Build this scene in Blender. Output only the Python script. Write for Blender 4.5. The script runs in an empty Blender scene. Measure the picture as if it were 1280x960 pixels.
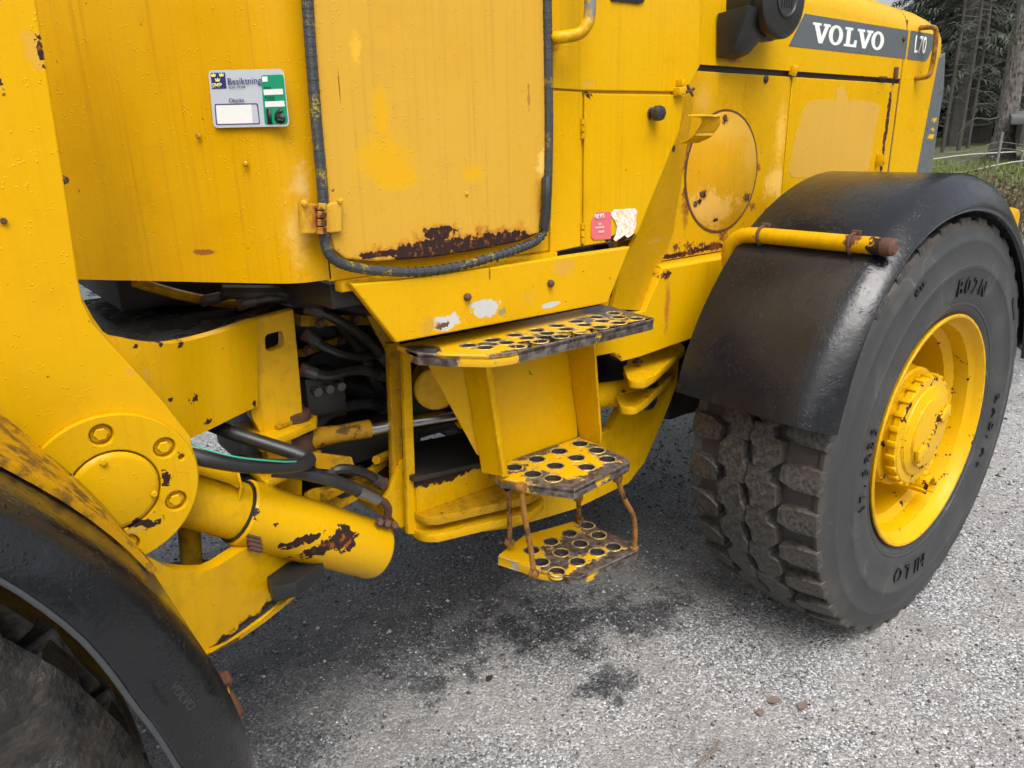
import bpy, bmesh, math, random
from mathutils import Vector, Matrix
random.seed(7)
PI = math.pi
scene = bpy.context.scene
COL = scene.collection

# ------------------------------------------------------------------ camera, world, sun, exposure
CAM = Vector((0.0, 0.0, 1.48))
FPX = 930.0                                    # focal length in pixels of a 1280 px wide frame
RM = Matrix(((0.7763354812792871, -0.2102175912270662, 0.5942320967816765),
             (-0.6299983443414511, -0.22867199351612533, 0.7421665618366213),
             (-0.020132228736234947, -0.9505354720998324, -0.30996291656593483)))
cam_data = bpy.data.cameras.new('camera')
cam_data.sensor_width = 36.0
cam_data.lens = FPX / 1280.0 * 36.0
cam_data.clip_start = 0.02
cam_data.clip_end = 2000.0
cam = bpy.data.objects.new('camera', cam_data)
COL.objects.link(cam)
right, down, fwd = RM @ Vector((1, 0, 0)), RM @ Vector((0, 1, 0)), RM @ Vector((0, 0, 1))
M4 = Matrix((( right.x, -down.x, -fwd.x, CAM.x), (right.y, -down.y, -fwd.y, CAM.y), (right.z, -down.z, -fwd.z, CAM.z), (0, 0, 0, 1)))
cam.matrix_world = M4
scene.camera = cam

SUN_EL, SUN_AZ = math.radians(58), math.radians(205)     # overcast: high, soft, from behind the camera
world = bpy.data.worlds.new('World'); scene.world = world; world.use_nodes = True
wn, wl = world.node_tree.nodes, world.node_tree.links
wn.clear()
sky = wn.new('ShaderNodeTexSky'); sky.sky_type = 'NISHITA'; sky.sun_disc = False
sky.sun_elevation = SUN_EL; sky.sun_rotation = SUN_AZ
sky.air_density = 1.0; sky.dust_density = 6.0; sky.ozone_density = 1.0
hsv = wn.new('ShaderNodeHueSaturation'); hsv.inputs['Saturation'].default_value = 0.36
bg = wn.new('ShaderNodeBackground'); bg.inputs['Strength'].default_value = 0.13
wo = wn.new('ShaderNodeOutputWorld')
wl.new(sky.outputs[0], hsv.inputs['Color']); wl.new(hsv.outputs[0], bg.inputs['Color']); wl.new(bg.outputs[0], wo.inputs['Surface'])
sd = bpy.data.lights.new('sun', 'SUN'); sd.energy = 0.9; sd.angle = math.radians(40); sd.color = (1.0, 0.98, 0.96)
sun = bpy.data.objects.new('sun', sd); COL.objects.link(sun)
sdir = Vector((math.sin(SUN_AZ) * math.cos(SUN_EL), math.cos(SUN_AZ) * math.cos(SUN_EL), math.sin(SUN_EL)))
sun.rotation_euler = sdir.to_track_quat('Z', 'Y').to_euler()
sun.location = (0, 0, 20)
vs = scene.view_settings
vs.view_transform = 'Standard'; vs.look = 'None'; vs.gamma = 1.0; vs.use_curve_mapping = False
vs.exposure = 0.80
scene.cycles.max_bounces = 5; scene.cycles.diffuse_bounces = 2; scene.cycles.glossy_bounces = 3
scene.cycles.use_adaptive_sampling = True; scene.cycles.adaptive_threshold = 0.03

# ------------------------------------------------------------------ survey helpers: pixel of the photo + one known coordinate -> world point
def ray(px, py): return RM @ Vector((px - 640.0, py - 480.0, FPX))
def at(px, py, Y): r = ray(px, py); return CAM + r * ((Y - CAM.y) / r.y)
def atx(px, py, X): r = ray(px, py); return CAM + r * ((X - CAM.x) / r.x)
def atz(px, py, Z): r = ray(px, py); return CAM + r * ((Z - CAM.z) / r.z)
def atp(px, py, P0, n): r = ray(px, py); return CAM + r * ((P0 - CAM).dot(n) / r.dot(n))
def V(*a): return Vector(a)

# ------------------------------------------------------------------ node helpers
class NT:
    def __init__(s, name):
        m = bpy.data.materials.new(name); m.use_nodes = True
        s.m = m; s.t = m.node_tree; s.t.nodes.clear()
        s.out = s.t.nodes.new('ShaderNodeOutputMaterial')
        s.b = s.t.nodes.new('ShaderNodeBsdfPrincipled')
        s.t.links.new(s.b.outputs[0], s.out.inputs['Surface'])
        s.co = None
    def link(s, a, b): s.t.links.new(a, b)
    def put(s, sock, v):
        if isinstance(v, bpy.types.NodeSocket): s.link(v, sock)
        elif v is not None:
            if sock.type == 'RGBA' and len(v) == 3: v = (*v, 1)
            sock.default_value = v
    def coord(s):
        if s.co is None: s.co = s.t.nodes.new('ShaderNodeTexCoord').outputs['Object']
        return s.co
    def math(s, op, a, b=None, c=None, clamp=False):
        n = s.t.nodes.new('ShaderNodeMath'); n.operation = op; n.use_clamp = clamp
        s.put(n.inputs[0], a)
        if b is not None: s.put(n.inputs[1], b)
        if c is not None: s.put(n.inputs[2], c)
        return n.outputs[0]
    def vmath(s, op, a, b=None):
        n = s.t.nodes.new('ShaderNodeVectorMath'); n.operation = op
        s.put(n.inputs[0], a)
        if b is not None: s.put(n.inputs[1], b)
        return n.outputs['Value'] if op in ('LENGTH', 'DOT_PRODUCT', 'DISTANCE') else n.outputs[0]
    def noise(s, scale, detail=4, rough=.55, vec=None, out='Fac', dist=0.0):
        n = s.t.nodes.new('ShaderNodeTexNoise'); n.inputs['Scale'].default_value = scale
        n.inputs['Detail'].default_value = detail; n.inputs['Roughness'].default_value = rough; n.inputs['Distortion'].default_value = dist
        s.link(vec if vec is not None else s.coord(), n.inputs['Vector'])
        return n.outputs[out]
    def voronoi(s, scale, vec=None, feature='F1', out='Distance', rnd=1.0):
        n = s.t.nodes.new('ShaderNodeTexVoronoi'); n.feature = feature; n.inputs['Scale'].default_value = scale
        n.inputs['Randomness'].default_value = rnd
        s.link(vec if vec is not None else s.coord(), n.inputs['Vector'])
        return n.outputs[out]
    def scaled(s, v): return s.vmath('MULTIPLY', s.coord(), v)
    def step(s, v, lo, hi, a=0.0, b=1.0):
        n = s.t.nodes.new('ShaderNodeMapRange'); n.interpolation_type = 'SMOOTHSTEP'
        s.put(n.inputs['Value'], v)
        n.inputs['From Min'].default_value = lo; n.inputs['From Max'].default_value = hi
        n.inputs['To Min'].default_value = a; n.inputs['To Max'].default_value = b
        return n.outputs[0]
    def mix(s, f, a, b):
        n = s.t.nodes.new('ShaderNodeMix'); n.data_type = 'RGBA'
        s.put(n.inputs[0], f); s.put(n.inputs[6], a); s.put(n.inputs[7], b)
        return n.outputs[2]
    def mixf(s, f, a, b):
        n = s.t.nodes.new('ShaderNodeMix'); n.data_type = 'FLOAT'
        s.put(n.inputs[0], f); s.put(n.inputs[2], a); s.put(n.inputs[3], b)
        return n.outputs[0]
    def bump(s, h, strength=.3, dist=.002, nrm=None):
        n = s.t.nodes.new('ShaderNodeBump'); n.inputs['Strength'].default_value = strength; n.inputs['Distance'].default_value = dist
        s.link(h, n.inputs['Height'])
        if nrm is not None: s.link(nrm, n.inputs['Normal'])
        return n.outputs[0]
    def done(s, col, rough=.5, metal=0.0, nrm=None, spec=None):
        s.put(s.b.inputs['Base Color'], col); s.put(s.b.inputs['Roughness'], rough); s.put(s.b.inputs['Metallic'], metal)
        if nrm is not None: s.link(nrm, s.b.inputs['Normal'])
        if spec is not None: s.put(s.b.inputs['Specular IOR Level'], spec)
        return s.m
    def edge(s, radius=.004, lo=.02, hi=.16):
        bv = s.t.nodes.new('ShaderNodeBevel'); bv.samples = 2; bv.inputs['Radius'].default_value = radius
        g = s.t.nodes.new('ShaderNodeNewGeometry')
        d = s.vmath('DOT_PRODUCT', bv.outputs[0], g.outputs['Normal'])
        return s.step(s.math('SUBTRACT', 1.0, d), lo, hi)

YEL = (0.655, 0.362, 0.0)
OLD = (0.60, 0.335, 0.032)          # faded, chalked yellow
RUST_D = (0.030, 0.015, 0.012)
RUST_O = (0.26, 0.085, 0.015)
PRIMER = (0.50, 0.52, 0.50)

def pat(c, r, col, soft=.25, warp=.35, rough=.55, kind=None): return dict(c=c, r=r, col=col, soft=soft, warp=warp, rough=rough, kind=kind)
def pp(px, py, Y, rx, ry, col, **k):
    c = at(px, py, Y); dx = (at(px + rx, py, Y) - c).length; dz = (at(px, py + ry, Y) - c).length
    return pat(c, (dx, .12, dz), col, **k)
def rustp(px, py, Y, rx, ry, halo=True):
    l = []
    if halo: l.append(pp(px, py, Y, rx * 1.5, ry * 1.9, (.36, .115, .012), soft=.8, warp=.5, rough=.7))
    l.append(pp(px, py, Y, rx, ry, RUST_D, soft=.08, warp=.75, rough=.75, kind='rust'))
    return l

def paint(name, base=YEL, patches=(), chips=0.0, grime=.25, edge=0.0, rough=.29, drops=True, fade=.25, dirt_up=0.0, gritty=0.0):
    s = NT(name)
    big = s.noise(2.3, 2, .6); med = s.noise(13, 4, .62); fine = s.noise(70, 3, .6)
    col = s.mix(s.math('MULTIPLY', s.step(big, .45, .7), fade), base, (base[0] * .97, base[1] * 1.04, base[2] + .018))
    col = s.mix(s.math('MULTIPLY', s.step(s.math('ADD', s.math('MULTIPLY', big, .7), s.math('MULTIPLY', med, .3)), .50, .36), fade * 1.3), col, (base[0] * .86, base[1] * .80, base[2]))
    strk = s.noise(1.0, 3, .6, vec=s.scaled((95, 95, 1.6)))
    col = s.mix(s.math('MULTIPLY', s.step(strk, .5, .78), grime), col, (base[0] * .62, base[1] * .58, base[2] + .004))
    col = s.mix(s.math('MULTIPLY', s.step(med, .58, .75), grime * .45), col, (base[0] * .7, base[1] * .66, base[2] + .01))
    rg = s.math('ADD', s.math('MULTIPLY', med, .22), rough - .11)
    if gritty:
        g = s.math('MULTIPLY', s.step(s.noise(26, 5, .7), .47, .62), gritty)
        col = s.mix(g, col, (0.060, 0.038, 0.018)); rg = s.mixf(g, rg, .75)
    vf = None
    for p in patches:
        inv = tuple(1.0 / max(x, 1e-4) for x in p['r'])
        d = s.vmath('LENGTH', s.vmath('MULTIPLY', s.vmath('SUBTRACT', s.coord(), tuple(p['c'])), inv))
        if max(p['r'][0], p['r'][2]) < .022:
            if vf is None: vf = s.noise(170, 2, .6)
            w = s.math('MULTIPLY', s.math('SUBTRACT', s.math('ADD', s.math('MULTIPLY', vf, .55), s.math('MULTIPLY', fine, .45)), .5), max(p['warp'], .6) * 7)
        else: w = s.math('MULTIPLY', s.math('SUBTRACT', s.math('ADD', s.math('MULTIPLY', med, .5), s.math('MULTIPLY', fine, .5)), .5), p['warp'] * 6)
        f = s.step(s.math('ADD', d, w), 1.0, 1.0 - p['soft'])
        n = f
        pc = p['col']
        if p['kind'] == 'rust': pc = s.mix(s.step(fine, .52, .70), p['col'], RUST_O)
        col = s.mix(f, col, pc); rg = s.mixf(f, rg, p['rough'])
    sk = s.step(s.noise(48, 2, .55), .745, .765)
    col = s.mix(s.math('MULTIPLY', sk, .8), col, (.10, .045, .012))
    if chips:
        ch = s.step(s.noise(19, 5, .62), .80 - chips, .82 - chips)
        col = s.mix(ch, col, s.mix(s.step(fine, .5, .7), RUST_D, (.07, .03, .016))); rg = s.mixf(ch, rg, .75)
    if edge:
        e = s.math('MULTIPLY', s.edge(), s.step(s.noise(24, 4, .65), .60 - edge * .2, .66 - edge * .2))
        col = s.mix(e, col, s.mix(s.step(fine, .5, .66), RUST_D, RUST_O)); rg = s.mixf(e, rg, .7)
    h = s.math('ADD', s.math('MULTIPLY', fine, .35), s.math('MULTIPLY', med, 2.2))
    nb = s.bump(h, .12, .0018)
    if drops:
        v = s.voronoi(150)
        keep = s.step(s.noise(45, 1), .56, .60)
        dr = s.math('MULTIPLY', s.step(v, .30, .12), keep)
        nb = s.bump(dr, .55, .0012, nb)
        rg = s.mixf(dr, rg, .08)
    return s.done(col, rg, 0.0, nb, .20)

def dark(name, col=(.018, .018, .018), rough=.55, var=.5, bump=.25, scale=30, dust=None, dustamt=.4):
    s = NT(name)
    n1 = s.noise(scale, 6, .65); n2 = s.noise(scale * .2, 4, .6)
    c = s.mix(s.math('MULTIPLY', n1, var), col, tuple(min(1, x * 2.2 + .004) for x in col))
    if dust is not None: c = s.mix(s.math('MULTIPLY', s.step(n2, .45, .72), dustamt), c, dust)
    r = s.math('ADD', s.math('MULTIPLY', n2, .35), rough - .17)
    return s.done(c, r, 0.0, s.bump(n1, bump, .002), .5)

def flat(name, col, rough=.5, metal=0.0):
    s = NT(name)
    n = s.noise(60, 4, .6)
    c = s.mix(s.math('MULTIPLY', n, .25), col, tuple(x * .75 for x in col))
    return s.done(c, s.math('ADD', s.math('MULTIPLY', n, .15), rough - .07), metal)

# ------------------------------------------------------------------ mesh helpers
def finish(me, mat, smooth=True, angle=35):
    me.materials.clear()
    if mat is not None: me.materials.append(mat)
    if smooth:
        for p in me.polygons: p.use_smooth = True
        me.set_sharp_from_angle(angle=math.radians(angle))
    me.update()
    return me
def obj(name, me, parent=None, loc=None):
    o = bpy.data.objects.new(name, me); COL.objects.link(o)
    if parent is not None:
        o.parent = parent
        if loc is None and parent.get('is_root_offset') is not None: o.location = -Vector(parent.location)
    if loc is not None: o.location = loc
    return o
class MB:
    def __init__(s): s.v = []; s.f = []
    def add(s, vs, fs):
        o = len(s.v); s.v += [tuple(x) for x in vs]; s.f += [tuple(i + o for i in f) for f in fs]; return s
    def box(s, a, b):
        (x0, y0, z0), (x1, y1, z1) = a, b
        return s.add([(x0, y0, z0), (x1, y0, z0), (x1, y1, z0), (x0, y1, z0), (x0, y0, z1), (x1, y0, z1), (x1, y1, z1), (x0, y1, z1)],
                     [(3, 2, 1, 0), (4, 5, 6, 7), (0, 1, 5, 4), (1, 2, 6, 5), (2, 3, 7, 6), (3, 0, 4, 7)])
    def obox(s, c, ax, ay, az):
        c, ax, ay, az = Vector(c), Vector(ax), Vector(ay), Vector(az)
        P = [c + ax * i + ay * j + az * k for k in (-1, 1) for i, j in ((-1, -1), (1, -1), (1, 1), (-1, 1))]
        return s.add(P, [(3, 2, 1, 0), (4, 5, 6, 7), (0, 1, 5, 4), (1, 2, 6, 5), (2, 3, 7, 6), (3, 0, 4, 7)])
    def tube(s, pts, r, n=12, caps=True, radii=None):
        pts = [Vector(p) for p in pts]; N = len(pts)
        T = [(pts[min(i + 1, N - 1)] - pts[max(i - 1, 0)]).normalized() for i in range(N)]
        u = T[0].orthogonal().normalized(); vs = []; fs = []
        for i in range(N):
            u = (u - T[i] * u.dot(T[i])).normalized(); w = T[i].cross(u)
            rr = radii[i] if radii else r
            for k in range(n):
                a = 2 * PI * k / n; vs.append(pts[i] + (u * math.cos(a) + w * math.sin(a)) * rr)
        for i in range(N - 1):
            for k in range(n):
                k2 = (k + 1) % n; fs.append((i * n + k, i * n + k2, (i + 1) * n + k2, (i + 1) * n + k))
        if caps: fs.append(tuple(reversed(range(n)))); fs.append(tuple(range((N - 1) * n, N * n)))
        return s.add(vs, fs)
    def lathe(s, prof, c=(0, 0, 0), axis=(0, 1, 0), n=48, caps=False):
        """prof: list of (radius, distance along axis)"""
        c = Vector(c); ax = Vector(axis).normalized()
        u = ax.cross(Vector((0, 0, 1)))
        u = ax.orthogonal().normalized() if u.length < 1e-4 else u.normalized()
        w = ax.cross(u); vs = []; fs = []
        for (r, t) in prof:
            for k in range(n):
                a = 2 * PI * k / n; vs.append(c + ax * t + (u * math.cos(a) + w * math.sin(a)) * r)
        for i in range(len(prof) - 1):
            for k in range(n):
                k2 = (k + 1) % n; fs.append((i * n + k, i * n + k2, (i + 1) * n + k2, (i + 1) * n + k))
        if caps: fs.append(tuple(reversed(range(n)))); fs.append(tuple(range((len(prof) - 1) * n, len(prof) * n)))
        return s.add(vs, fs)
    def cyl(s, a, b, r, n=16, bev=.0):
        a, b = Vector(a), Vector(b); L = (b - a).length
        if bev: return s.lathe([(r - bev, 0), (r, bev), (r, L - bev), (r - bev, L)], a, b - a, n, True)
        return s.lathe([(r, 0), (r, L)], a, b - a, n, True)
    def grid(s, rows):
        R, Cn = len(rows), len(rows[0]); vs = [p for r in rows for p in r]
        fs = [(i * Cn + j, i * Cn + j + 1, (i + 1) * Cn + j + 1, (i + 1) * Cn + j) for i in range(R - 1) for j in range(Cn - 1)]
        return s.add(vs, fs)
    def sheet(s, rows, t, hint):
        """a sheet of thickness t through rows of points; rows lie on the face that looks along hint"""
        R, Cn = len(rows), len(rows[0]); rows = [[Vector(p) for p in r] for r in rows]; hint = Vector(hint)
        back = []
        for i in range(R):
            rr = []
            for j in range(Cn):
                du = rows[min(i + 1, R - 1)][j] - rows[max(i - 1, 0)][j]; dv = rows[i][min(j + 1, Cn - 1)] - rows[i][max(j - 1, 0)]
                nn = du.cross(dv)
                if nn.length < 1e-9: nn = hint.copy()
                nn.normalize()
                if nn.dot(hint) < 0: nn = -nn
                rr.append(rows[i][j] - nn * t)
            back.append(rr)
        vs = [p for r in rows for p in r] + [p for r in back for p in r]; o = R * Cn; fs = []
        for i in range(R - 1):
            for j in range(Cn - 1):
                a, b, c, d = i * Cn + j, i * Cn + j + 1, (i + 1) * Cn + j + 1, (i + 1) * Cn + j
                fs.append((a, b, c, d)); fs.append((d + o, c + o, b + o, a + o))
        for i in range(R - 1):
            for j in (0, Cn - 1):
                a, b = i * Cn + j, (i + 1) * Cn + j; fs.append((a, b, b + o, a + o))
        for j in range(Cn - 1):
            for i in (0, R - 1):
                a, b = i * Cn + j, i * Cn + j + 1; fs.append((b, a, a + o, b + o))
        return s.add(vs, fs)
    def mesh(s, name, mat, bevel=0.0, smooth=True, angle=35, seg=2):
        me = bpy.data.meshes.new(name); me.from_pydata(s.v, [], s.f)
        bm = bmesh.new(); bm.from_mesh(me)
        bmesh.ops.recalc_face_normals(bm, faces=bm.faces)
        if bevel:
            E = [e for e in bm.edges if len(e.link_faces) == 2 and e.calc_face_angle(0) > math.radians(30)]
            if E: bmesh.ops.bevel(bm, geom=E, offset=bevel, segments=seg, affect='EDGES', profile=.5, clamp_overlap=True)
        bm.to_mesh(me); bm.free()
        return finish(me, mat, smooth, angle)
    def build(s, name, mat, parent=None, bevel=0.0, loc=None, **k):
        return obj(name, s.mesh(name, mat, bevel, **k), parent, loc)

def smooth_path(pts, n=8):
    P = [Vector(p) for p in pts]; out = []
    for i in range(len(P) - 1):
        a, b, c, d = P[max(i - 1, 0)], P[i], P[i + 1], P[min(i + 2, len(P) - 1)]
        for k in range(n):
            t = k / n
            out.append(.5 * ((2 * b) + (c - a) * t + (2 * a - 5 * b + 4 * c - d) * t * t + (3 * b - a - 3 * c + d) * t ** 3))
    out.append(P[-1]); return out
def rounded(pts, r, n=4):
    """round the corners of a closed 3D polygon"""
    P = [Vector(p) for p in pts]; out = []; N = len(P)
    for i in range(N):
        a, b, c = P[i - 1], P[i], P[(i + 1) % N]; rr = r[i] if isinstance(r, (list, tuple)) else r
        if rr <= 0: out.append(b); continue
        da, dc = a - b, c - b; k = min(rr, da.length * .45, dc.length * .45)
        p0, p1 = b + da.normalized() * k, b + dc.normalized() * k
        for j in range(n + 1):
            t = j / n; out.append(p0 * (1 - t) ** 2 + b * 2 * t * (1 - t) + p1 * t * t)
    return out
def basis(pts, hint=None):
    n = Vector((0, 0, 0)); N = len(pts)
    for i in range(N):
        a, b = pts[i], pts[(i + 1) % N]; n += Vector(((a.y - b.y) * (a.z + b.z), (a.z - b.z) * (a.x + b.x), (a.x - b.x) * (a.y + b.y)))
    n.normalize()
    h = hint or (Vector((0, -1, 0)) if abs(n.y) > .35 else Vector((0, 0, 1)) if abs(n.z) > .35 else Vector((-1, 0, 0)))
    if n.dot(Vector(h)) < 0: n = -n
    u = Vector((1, 0, 0)) if abs(n.x) < .9 else Vector((0, 1, 0))
    u = (u - n * u.dot(n)).normalized(); return u, n.cross(u), n
def plate_mesh(name, pts, t, mat, holes=(), bev=.002, hint=None):
    """flat plate: pts on its visible face, thickness t away from it, real holes, rolled edges"""
    pts = [Vector(p) for p in pts]; u, v, n = basis(pts, hint); o = pts[0]
    cu = bpy.data.curves.new(name, 'CURVE'); cu.dimensions = '2D'; cu.fill_mode = 'BOTH'
    bev = min(bev, t * .45); cu.extrude = t / 2 - bev; cu.bevel_depth = bev; cu.bevel_resolution = 1; cu.offset = -bev
    def area(q): return sum(q[i - 1][0] * q[i][1] - q[i][0] * q[i - 1][1] for i in range(len(q)))
    for k, ring in enumerate([pts] + [list(h) for h in holes]):
        q = [((Vector(p) - o).dot(u), (Vector(p) - o).dot(v)) for p in ring]
        if (area(q) < 0) != (k > 0): q.reverse()
        sp = cu.splines.new('POLY'); sp.points.add(len(q) - 1); sp.use_cyclic_u = True
        for i, (a, b) in enumerate(q): sp.points[i].co = (a, b, 0, 1)
    tmp = bpy.data.objects.new('tmp', cu); me = bpy.data.meshes.new_from_object(tmp)
    bpy.data.objects.remove(tmp); bpy.data.curves.remove(cu)
    me.name = name
    mw = Matrix(((u.x, v.x, n.x, o.x), (u.y, v.y, n.y, o.y), (u.z, v.z, n.z, o.z), (0, 0, 0, 1))) @ Matrix.Translation((0, 0, -t / 2))
    me.transform(mw)
    return finish(me, mat, True, 32)
def plate(name, pts, t, mat, parent=None, holes=(), bev=.002, hint=None):
    return obj(name, plate_mesh(name, pts, t, mat, holes, bev, hint), parent)
def text_mesh(name, body, origin, u, v, size, mat, depth=.0006, bold=0.0, width=1.0, align='LEFT', space=1.0):
    cu = bpy.data.curves.new(name, 'FONT'); cu.body = body; cu.size = 1.0; cu.extrude = 0.0; cu.offset = bold
    cu.align_x = align; cu.space_character = space; cu.resolution_u = 3
    tmp = bpy.data.objects.new('tmp', cu); me = bpy.data.meshes.new_from_object(tmp)
    bpy.data.objects.remove(tmp); bpy.data.curves.remove(cu); me.name = name
    bm = bmesh.new(); bm.from_mesh(me)
    r = bmesh.ops.extrude_face_region(bm, geom=bm.faces[:])
    ve = [g for g in r['geom'] if isinstance(g, bmesh.types.BMVert)]
    k = depth / size
    for q in ve: q.co.z += k
    bm.to_mesh(me); bm.free()
    u, v = Vector(u).normalized(), Vector(v).normalized(); n = u.cross(v); o = Vector(origin)
    mw = Matrix(((u.x * width, v.x, n.x, 0), (u.y * width, v.y, n.y, 0), (u.z * width, v.z, n.z, 0), (0, 0, 0, 1)))
    me.transform(Matrix.Translation(o) @ mw @ Matrix.Scale(size, 4))
    return finish(me, mat, False)
def text(name, body, origin, u, v, size, mat, parent, **k): return obj(name, text_mesh(name, body, origin, u, v, size, mat, **k), parent)
def ngon(c, r, n, u, v, a0=0.0, ry=None):
    c, u, v = Vector(c), Vector(u), Vector(v)
    return [c + u * (r * math.cos(a0 + 2 * PI * k / n)) + v * ((ry or r) * math.sin(a0 + 2 * PI * k / n)) for k in range(n)]
def bolt_mb(c, d, r, h, washer=1.5):
    """hexagon bolt head with washer on a face at c, pointing along d"""
    m = MB(); d = Vector(d).normalized(); c = Vector(c)
    if washer: m.lathe([(r * washer, 0), (r * washer, h * .3), (r * .6, h * .3)], c, d, 16, True)
    m.lathe([(r, h * .3), (r, h * .85), (r * .82, h)], c, d, 6, True)
    return m
X, Y_, Z = V(1, 0, 0), V(0, 1, 0), V(0, 0, 1)
def tag(o, label=None, cat=None, group=None, kind=None):
    if label: o['label'] = label
    if cat: o['category'] = cat
    if group: o['group'] = group
    if kind: o['kind'] = kind
    return o

# ------------------------------------------------------------------ materials
M = {}
M['yel'] = paint('yellow_paint', grime=.22)
M['yel_rough'] = paint('yellow_paint_chipped', chips=.115, edge=.55, grime=.45, gritty=.14)
M['yel_dirty'] = paint('yellow_paint_dirty', (.46, .245, .004), chips=.10, edge=.3, grime=.6, gritty=.45)
M['rubber'] = dark('black_rubber', (.020, .021, .022), .42, .4, .12, 60)
M['hose'] = dark('black_hose', (.012, .012, .013), .38, .5, .3, 55, (.10, .10, .10), .25)
M['black'] = dark('black_greasy_steel', (.010, .010, .010), .5, .6, .4, 22, (.05, .035, .02), .5)
M['steel'] = flat('bare_steel', (.30, .28, .27), .35, 1.0)
M['dsteel'] = dark('oily_dark_steel', (.045, .042, .04), .45, .4, .2, 40)
M['chrome'] = flat('polished_chrome_rod', (.42, .42, .42), .22, 1.0)
M['rusty'] = dark('rusty_steel', (.055, .026, .016), .75, .7, .5, 40, (.20, .07, .02), .5)
M['white'] = flat('white_print', (.80, .80, .78), .45)
M['greydecal'] = flat('dark_grey_decal', (.10, .115, .125), .42)
M['greypaint'] = dark('grey_paint', (.105, .120, .125), .45, .25, .1, 25)
M['stk_grey'] = flat('silver_sticker', (.46, .50, .54), .30)
M['stk_white'] = flat('paper_white', (.74, .75, .72), .45)
M['stk_green'] = flat('sticker_green', (.002, .26, .12), .4)
M['stk_blue'] = flat('sticker_blue', (.02, .025, .14), .4)
M['stk_black'] = flat('sticker_black', (.012, .015, .014), .5)
M['stk_yel'] = flat('sticker_yellow', (.75, .70, .22), .4)
M['red'] = flat('faded_red_sticker', (.68, .14, .16), .5)
M['green_line'] = flat('hose_stripe_green', (.03, .35, .22), .5)
M['glass'] = flat('dark_window', (.012, .013, .014), .12)
M['orange'] = flat('orange_reflector', (.75, .22, .01), .3)

# ------------------------------------------------------------------ ground (structure)
def ground_mat():
    s = NT('wet_gravel_ground')
    c = s.coord()
    big = s.noise(.55, 5, .6); mid = s.noise(3.2, 5, .62); fine = s.noise(28, 5, .6)
    g1 = s.voronoi(150, out='Color'); d1 = s.voronoi(150)
    g2 = s.voronoi(330, out='Color')
    v1 = s.vmath('DOT_PRODUCT', g1, (.33, .33, .34)); v2 = s.vmath('DOT_PRODUCT', g2, (.33, .33, .34))
    st = s.math('ADD', s.math('MULTIPLY', s.math('POWER', v1, 2.2), .8), s.math('MULTIPLY', s.math('POWER', v2, 2.0), .5))
    grey = s.mix(s.step(st, .05, .75), (.085, .086, .088), (.66, .665, .67))
    grey = s.mix(s.math('MULTIPLY', s.step(mid, .40, .66), .55), grey, (.34, .325, .30))
    grey = s.mix(s.math('MULTIPLY', s.step(s.math('ADD', s.math('MULTIPLY', big, .6), s.math('MULTIPLY', mid, .4)), .50, .62), .6), grey, (.125, .120, .112))
    grey = s.mix(s.math('MULTIPLY', s.step(fine, .55, .75), .35), grey, (.36, .32, .28))
    sand = s.step(s.math('ADD', s.math('MULTIPLY', s.noise(1.7, 4, .65), .65), s.math('MULTIPLY', fine, .35)), .50, .60)
    grey = s.mix(s.math('MULTIPLY', sand, .72), grey, s.mix(v2, (.155, .150, .143), (.315, .307, .295)))
    # wet, oily streak that runs along under the machine and patches of open water film
    sep = s.t.nodes.new('ShaderNodeSeparateXYZ'); s.link(c, sep.inputs[0])
    lane = s.math('ABSOLUTE', s.math('SUBTRACT', sep.outputs['Y'], 2.15))
    wet = s.step(s.math('ADD', lane, s.math('MULTIPLY', s.math('SUBTRACT', mid, .5), 1.9)), .92, .42)
    bl = None; n11 = s.noise(10, 5, .7)
    for (px, py, rx, ry) in ((600, 785, .30, .11), (690, 778, .24, .095), (500, 792, .30, .12), (810, 768, .24, .08), (420, 800, .28, .13), (350, 830, .26, .12), (760, 850, .10, .05), (560, 850, .16, .06)):
        c_ = atz(px, py, 0); f_ = pat_field(s, (c_.x, c_.y, 0), (rx * 1.25, ry * 1.25, 1), mid, n11); bl = f_ if bl is None else s.math('MAXIMUM', bl, f_)
    wet2 = s.math('MAXIMUM', s.math('MULTIPLY', wet, .72), s.math('MULTIPLY', bl, .95))
    col = s.mix(wet2, grey, s.mix(s.math('POWER', st, 1.5), (.014, .015, .018), (.22, .225, .23)))
    # earth and grass far off
    far = s.step(sep.outputs['X'], 9.0, 13.0)
    mud = s.mix(fine, (.085, .068, .052), (.17, .14, .11))
    col = s.mix(far, col, mud)
    grs = s.math('MULTIPLY', far, s.step(s.math('ADD', mid, s.math('MULTIPLY', big, .6)), .72, .86))
    col = s.mix(grs, col, (.085, .12, .02))
    r = s.mixf(wet2, s.math('ADD', s.math('MULTIPLY', fine, .3), .42), s.math('ADD', s.math('MULTIPLY', mid, .5), .08))
    h = s.math('ADD', s.math('MULTIPLY', s.math('SUBTRACT', 1.0, d1), v1), s.math('MULTIPLY', fine, 1.3))
    h = s.math('ADD', h, s.math('MULTIPLY', s.noise(75, 3, .65), 1.2))
    return s.done(col, r, 0.0, s.bump(h, .62, .009), .5)
def pat_field(s, c, r, mid, fine):
    inv = tuple(1.0 / x for x in r)
    d = s.vmath('LENGTH', s.vmath('MULTIPLY', s.vmath('SUBTRACT', s.coord(), c), inv))
    w = s.math('MULTIPLY', s.math('SUBTRACT', s.math('ADD', s.math('MULTIPLY', mid, .35), s.math('MULTIPLY', fine, .65)), .5), 6.5)
    return s.step(s.math('ADD', d, w), 1.25, .25)
def gz(x, y):
    d = max(0.0, x * .94 + y * .33 - 9.0)
    z = 1.25 * (1 - math.exp(-d / 9.0))
    return z + .004 * math.sin(x * 2.1 + y) * math.sin(y * 1.7)
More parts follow.
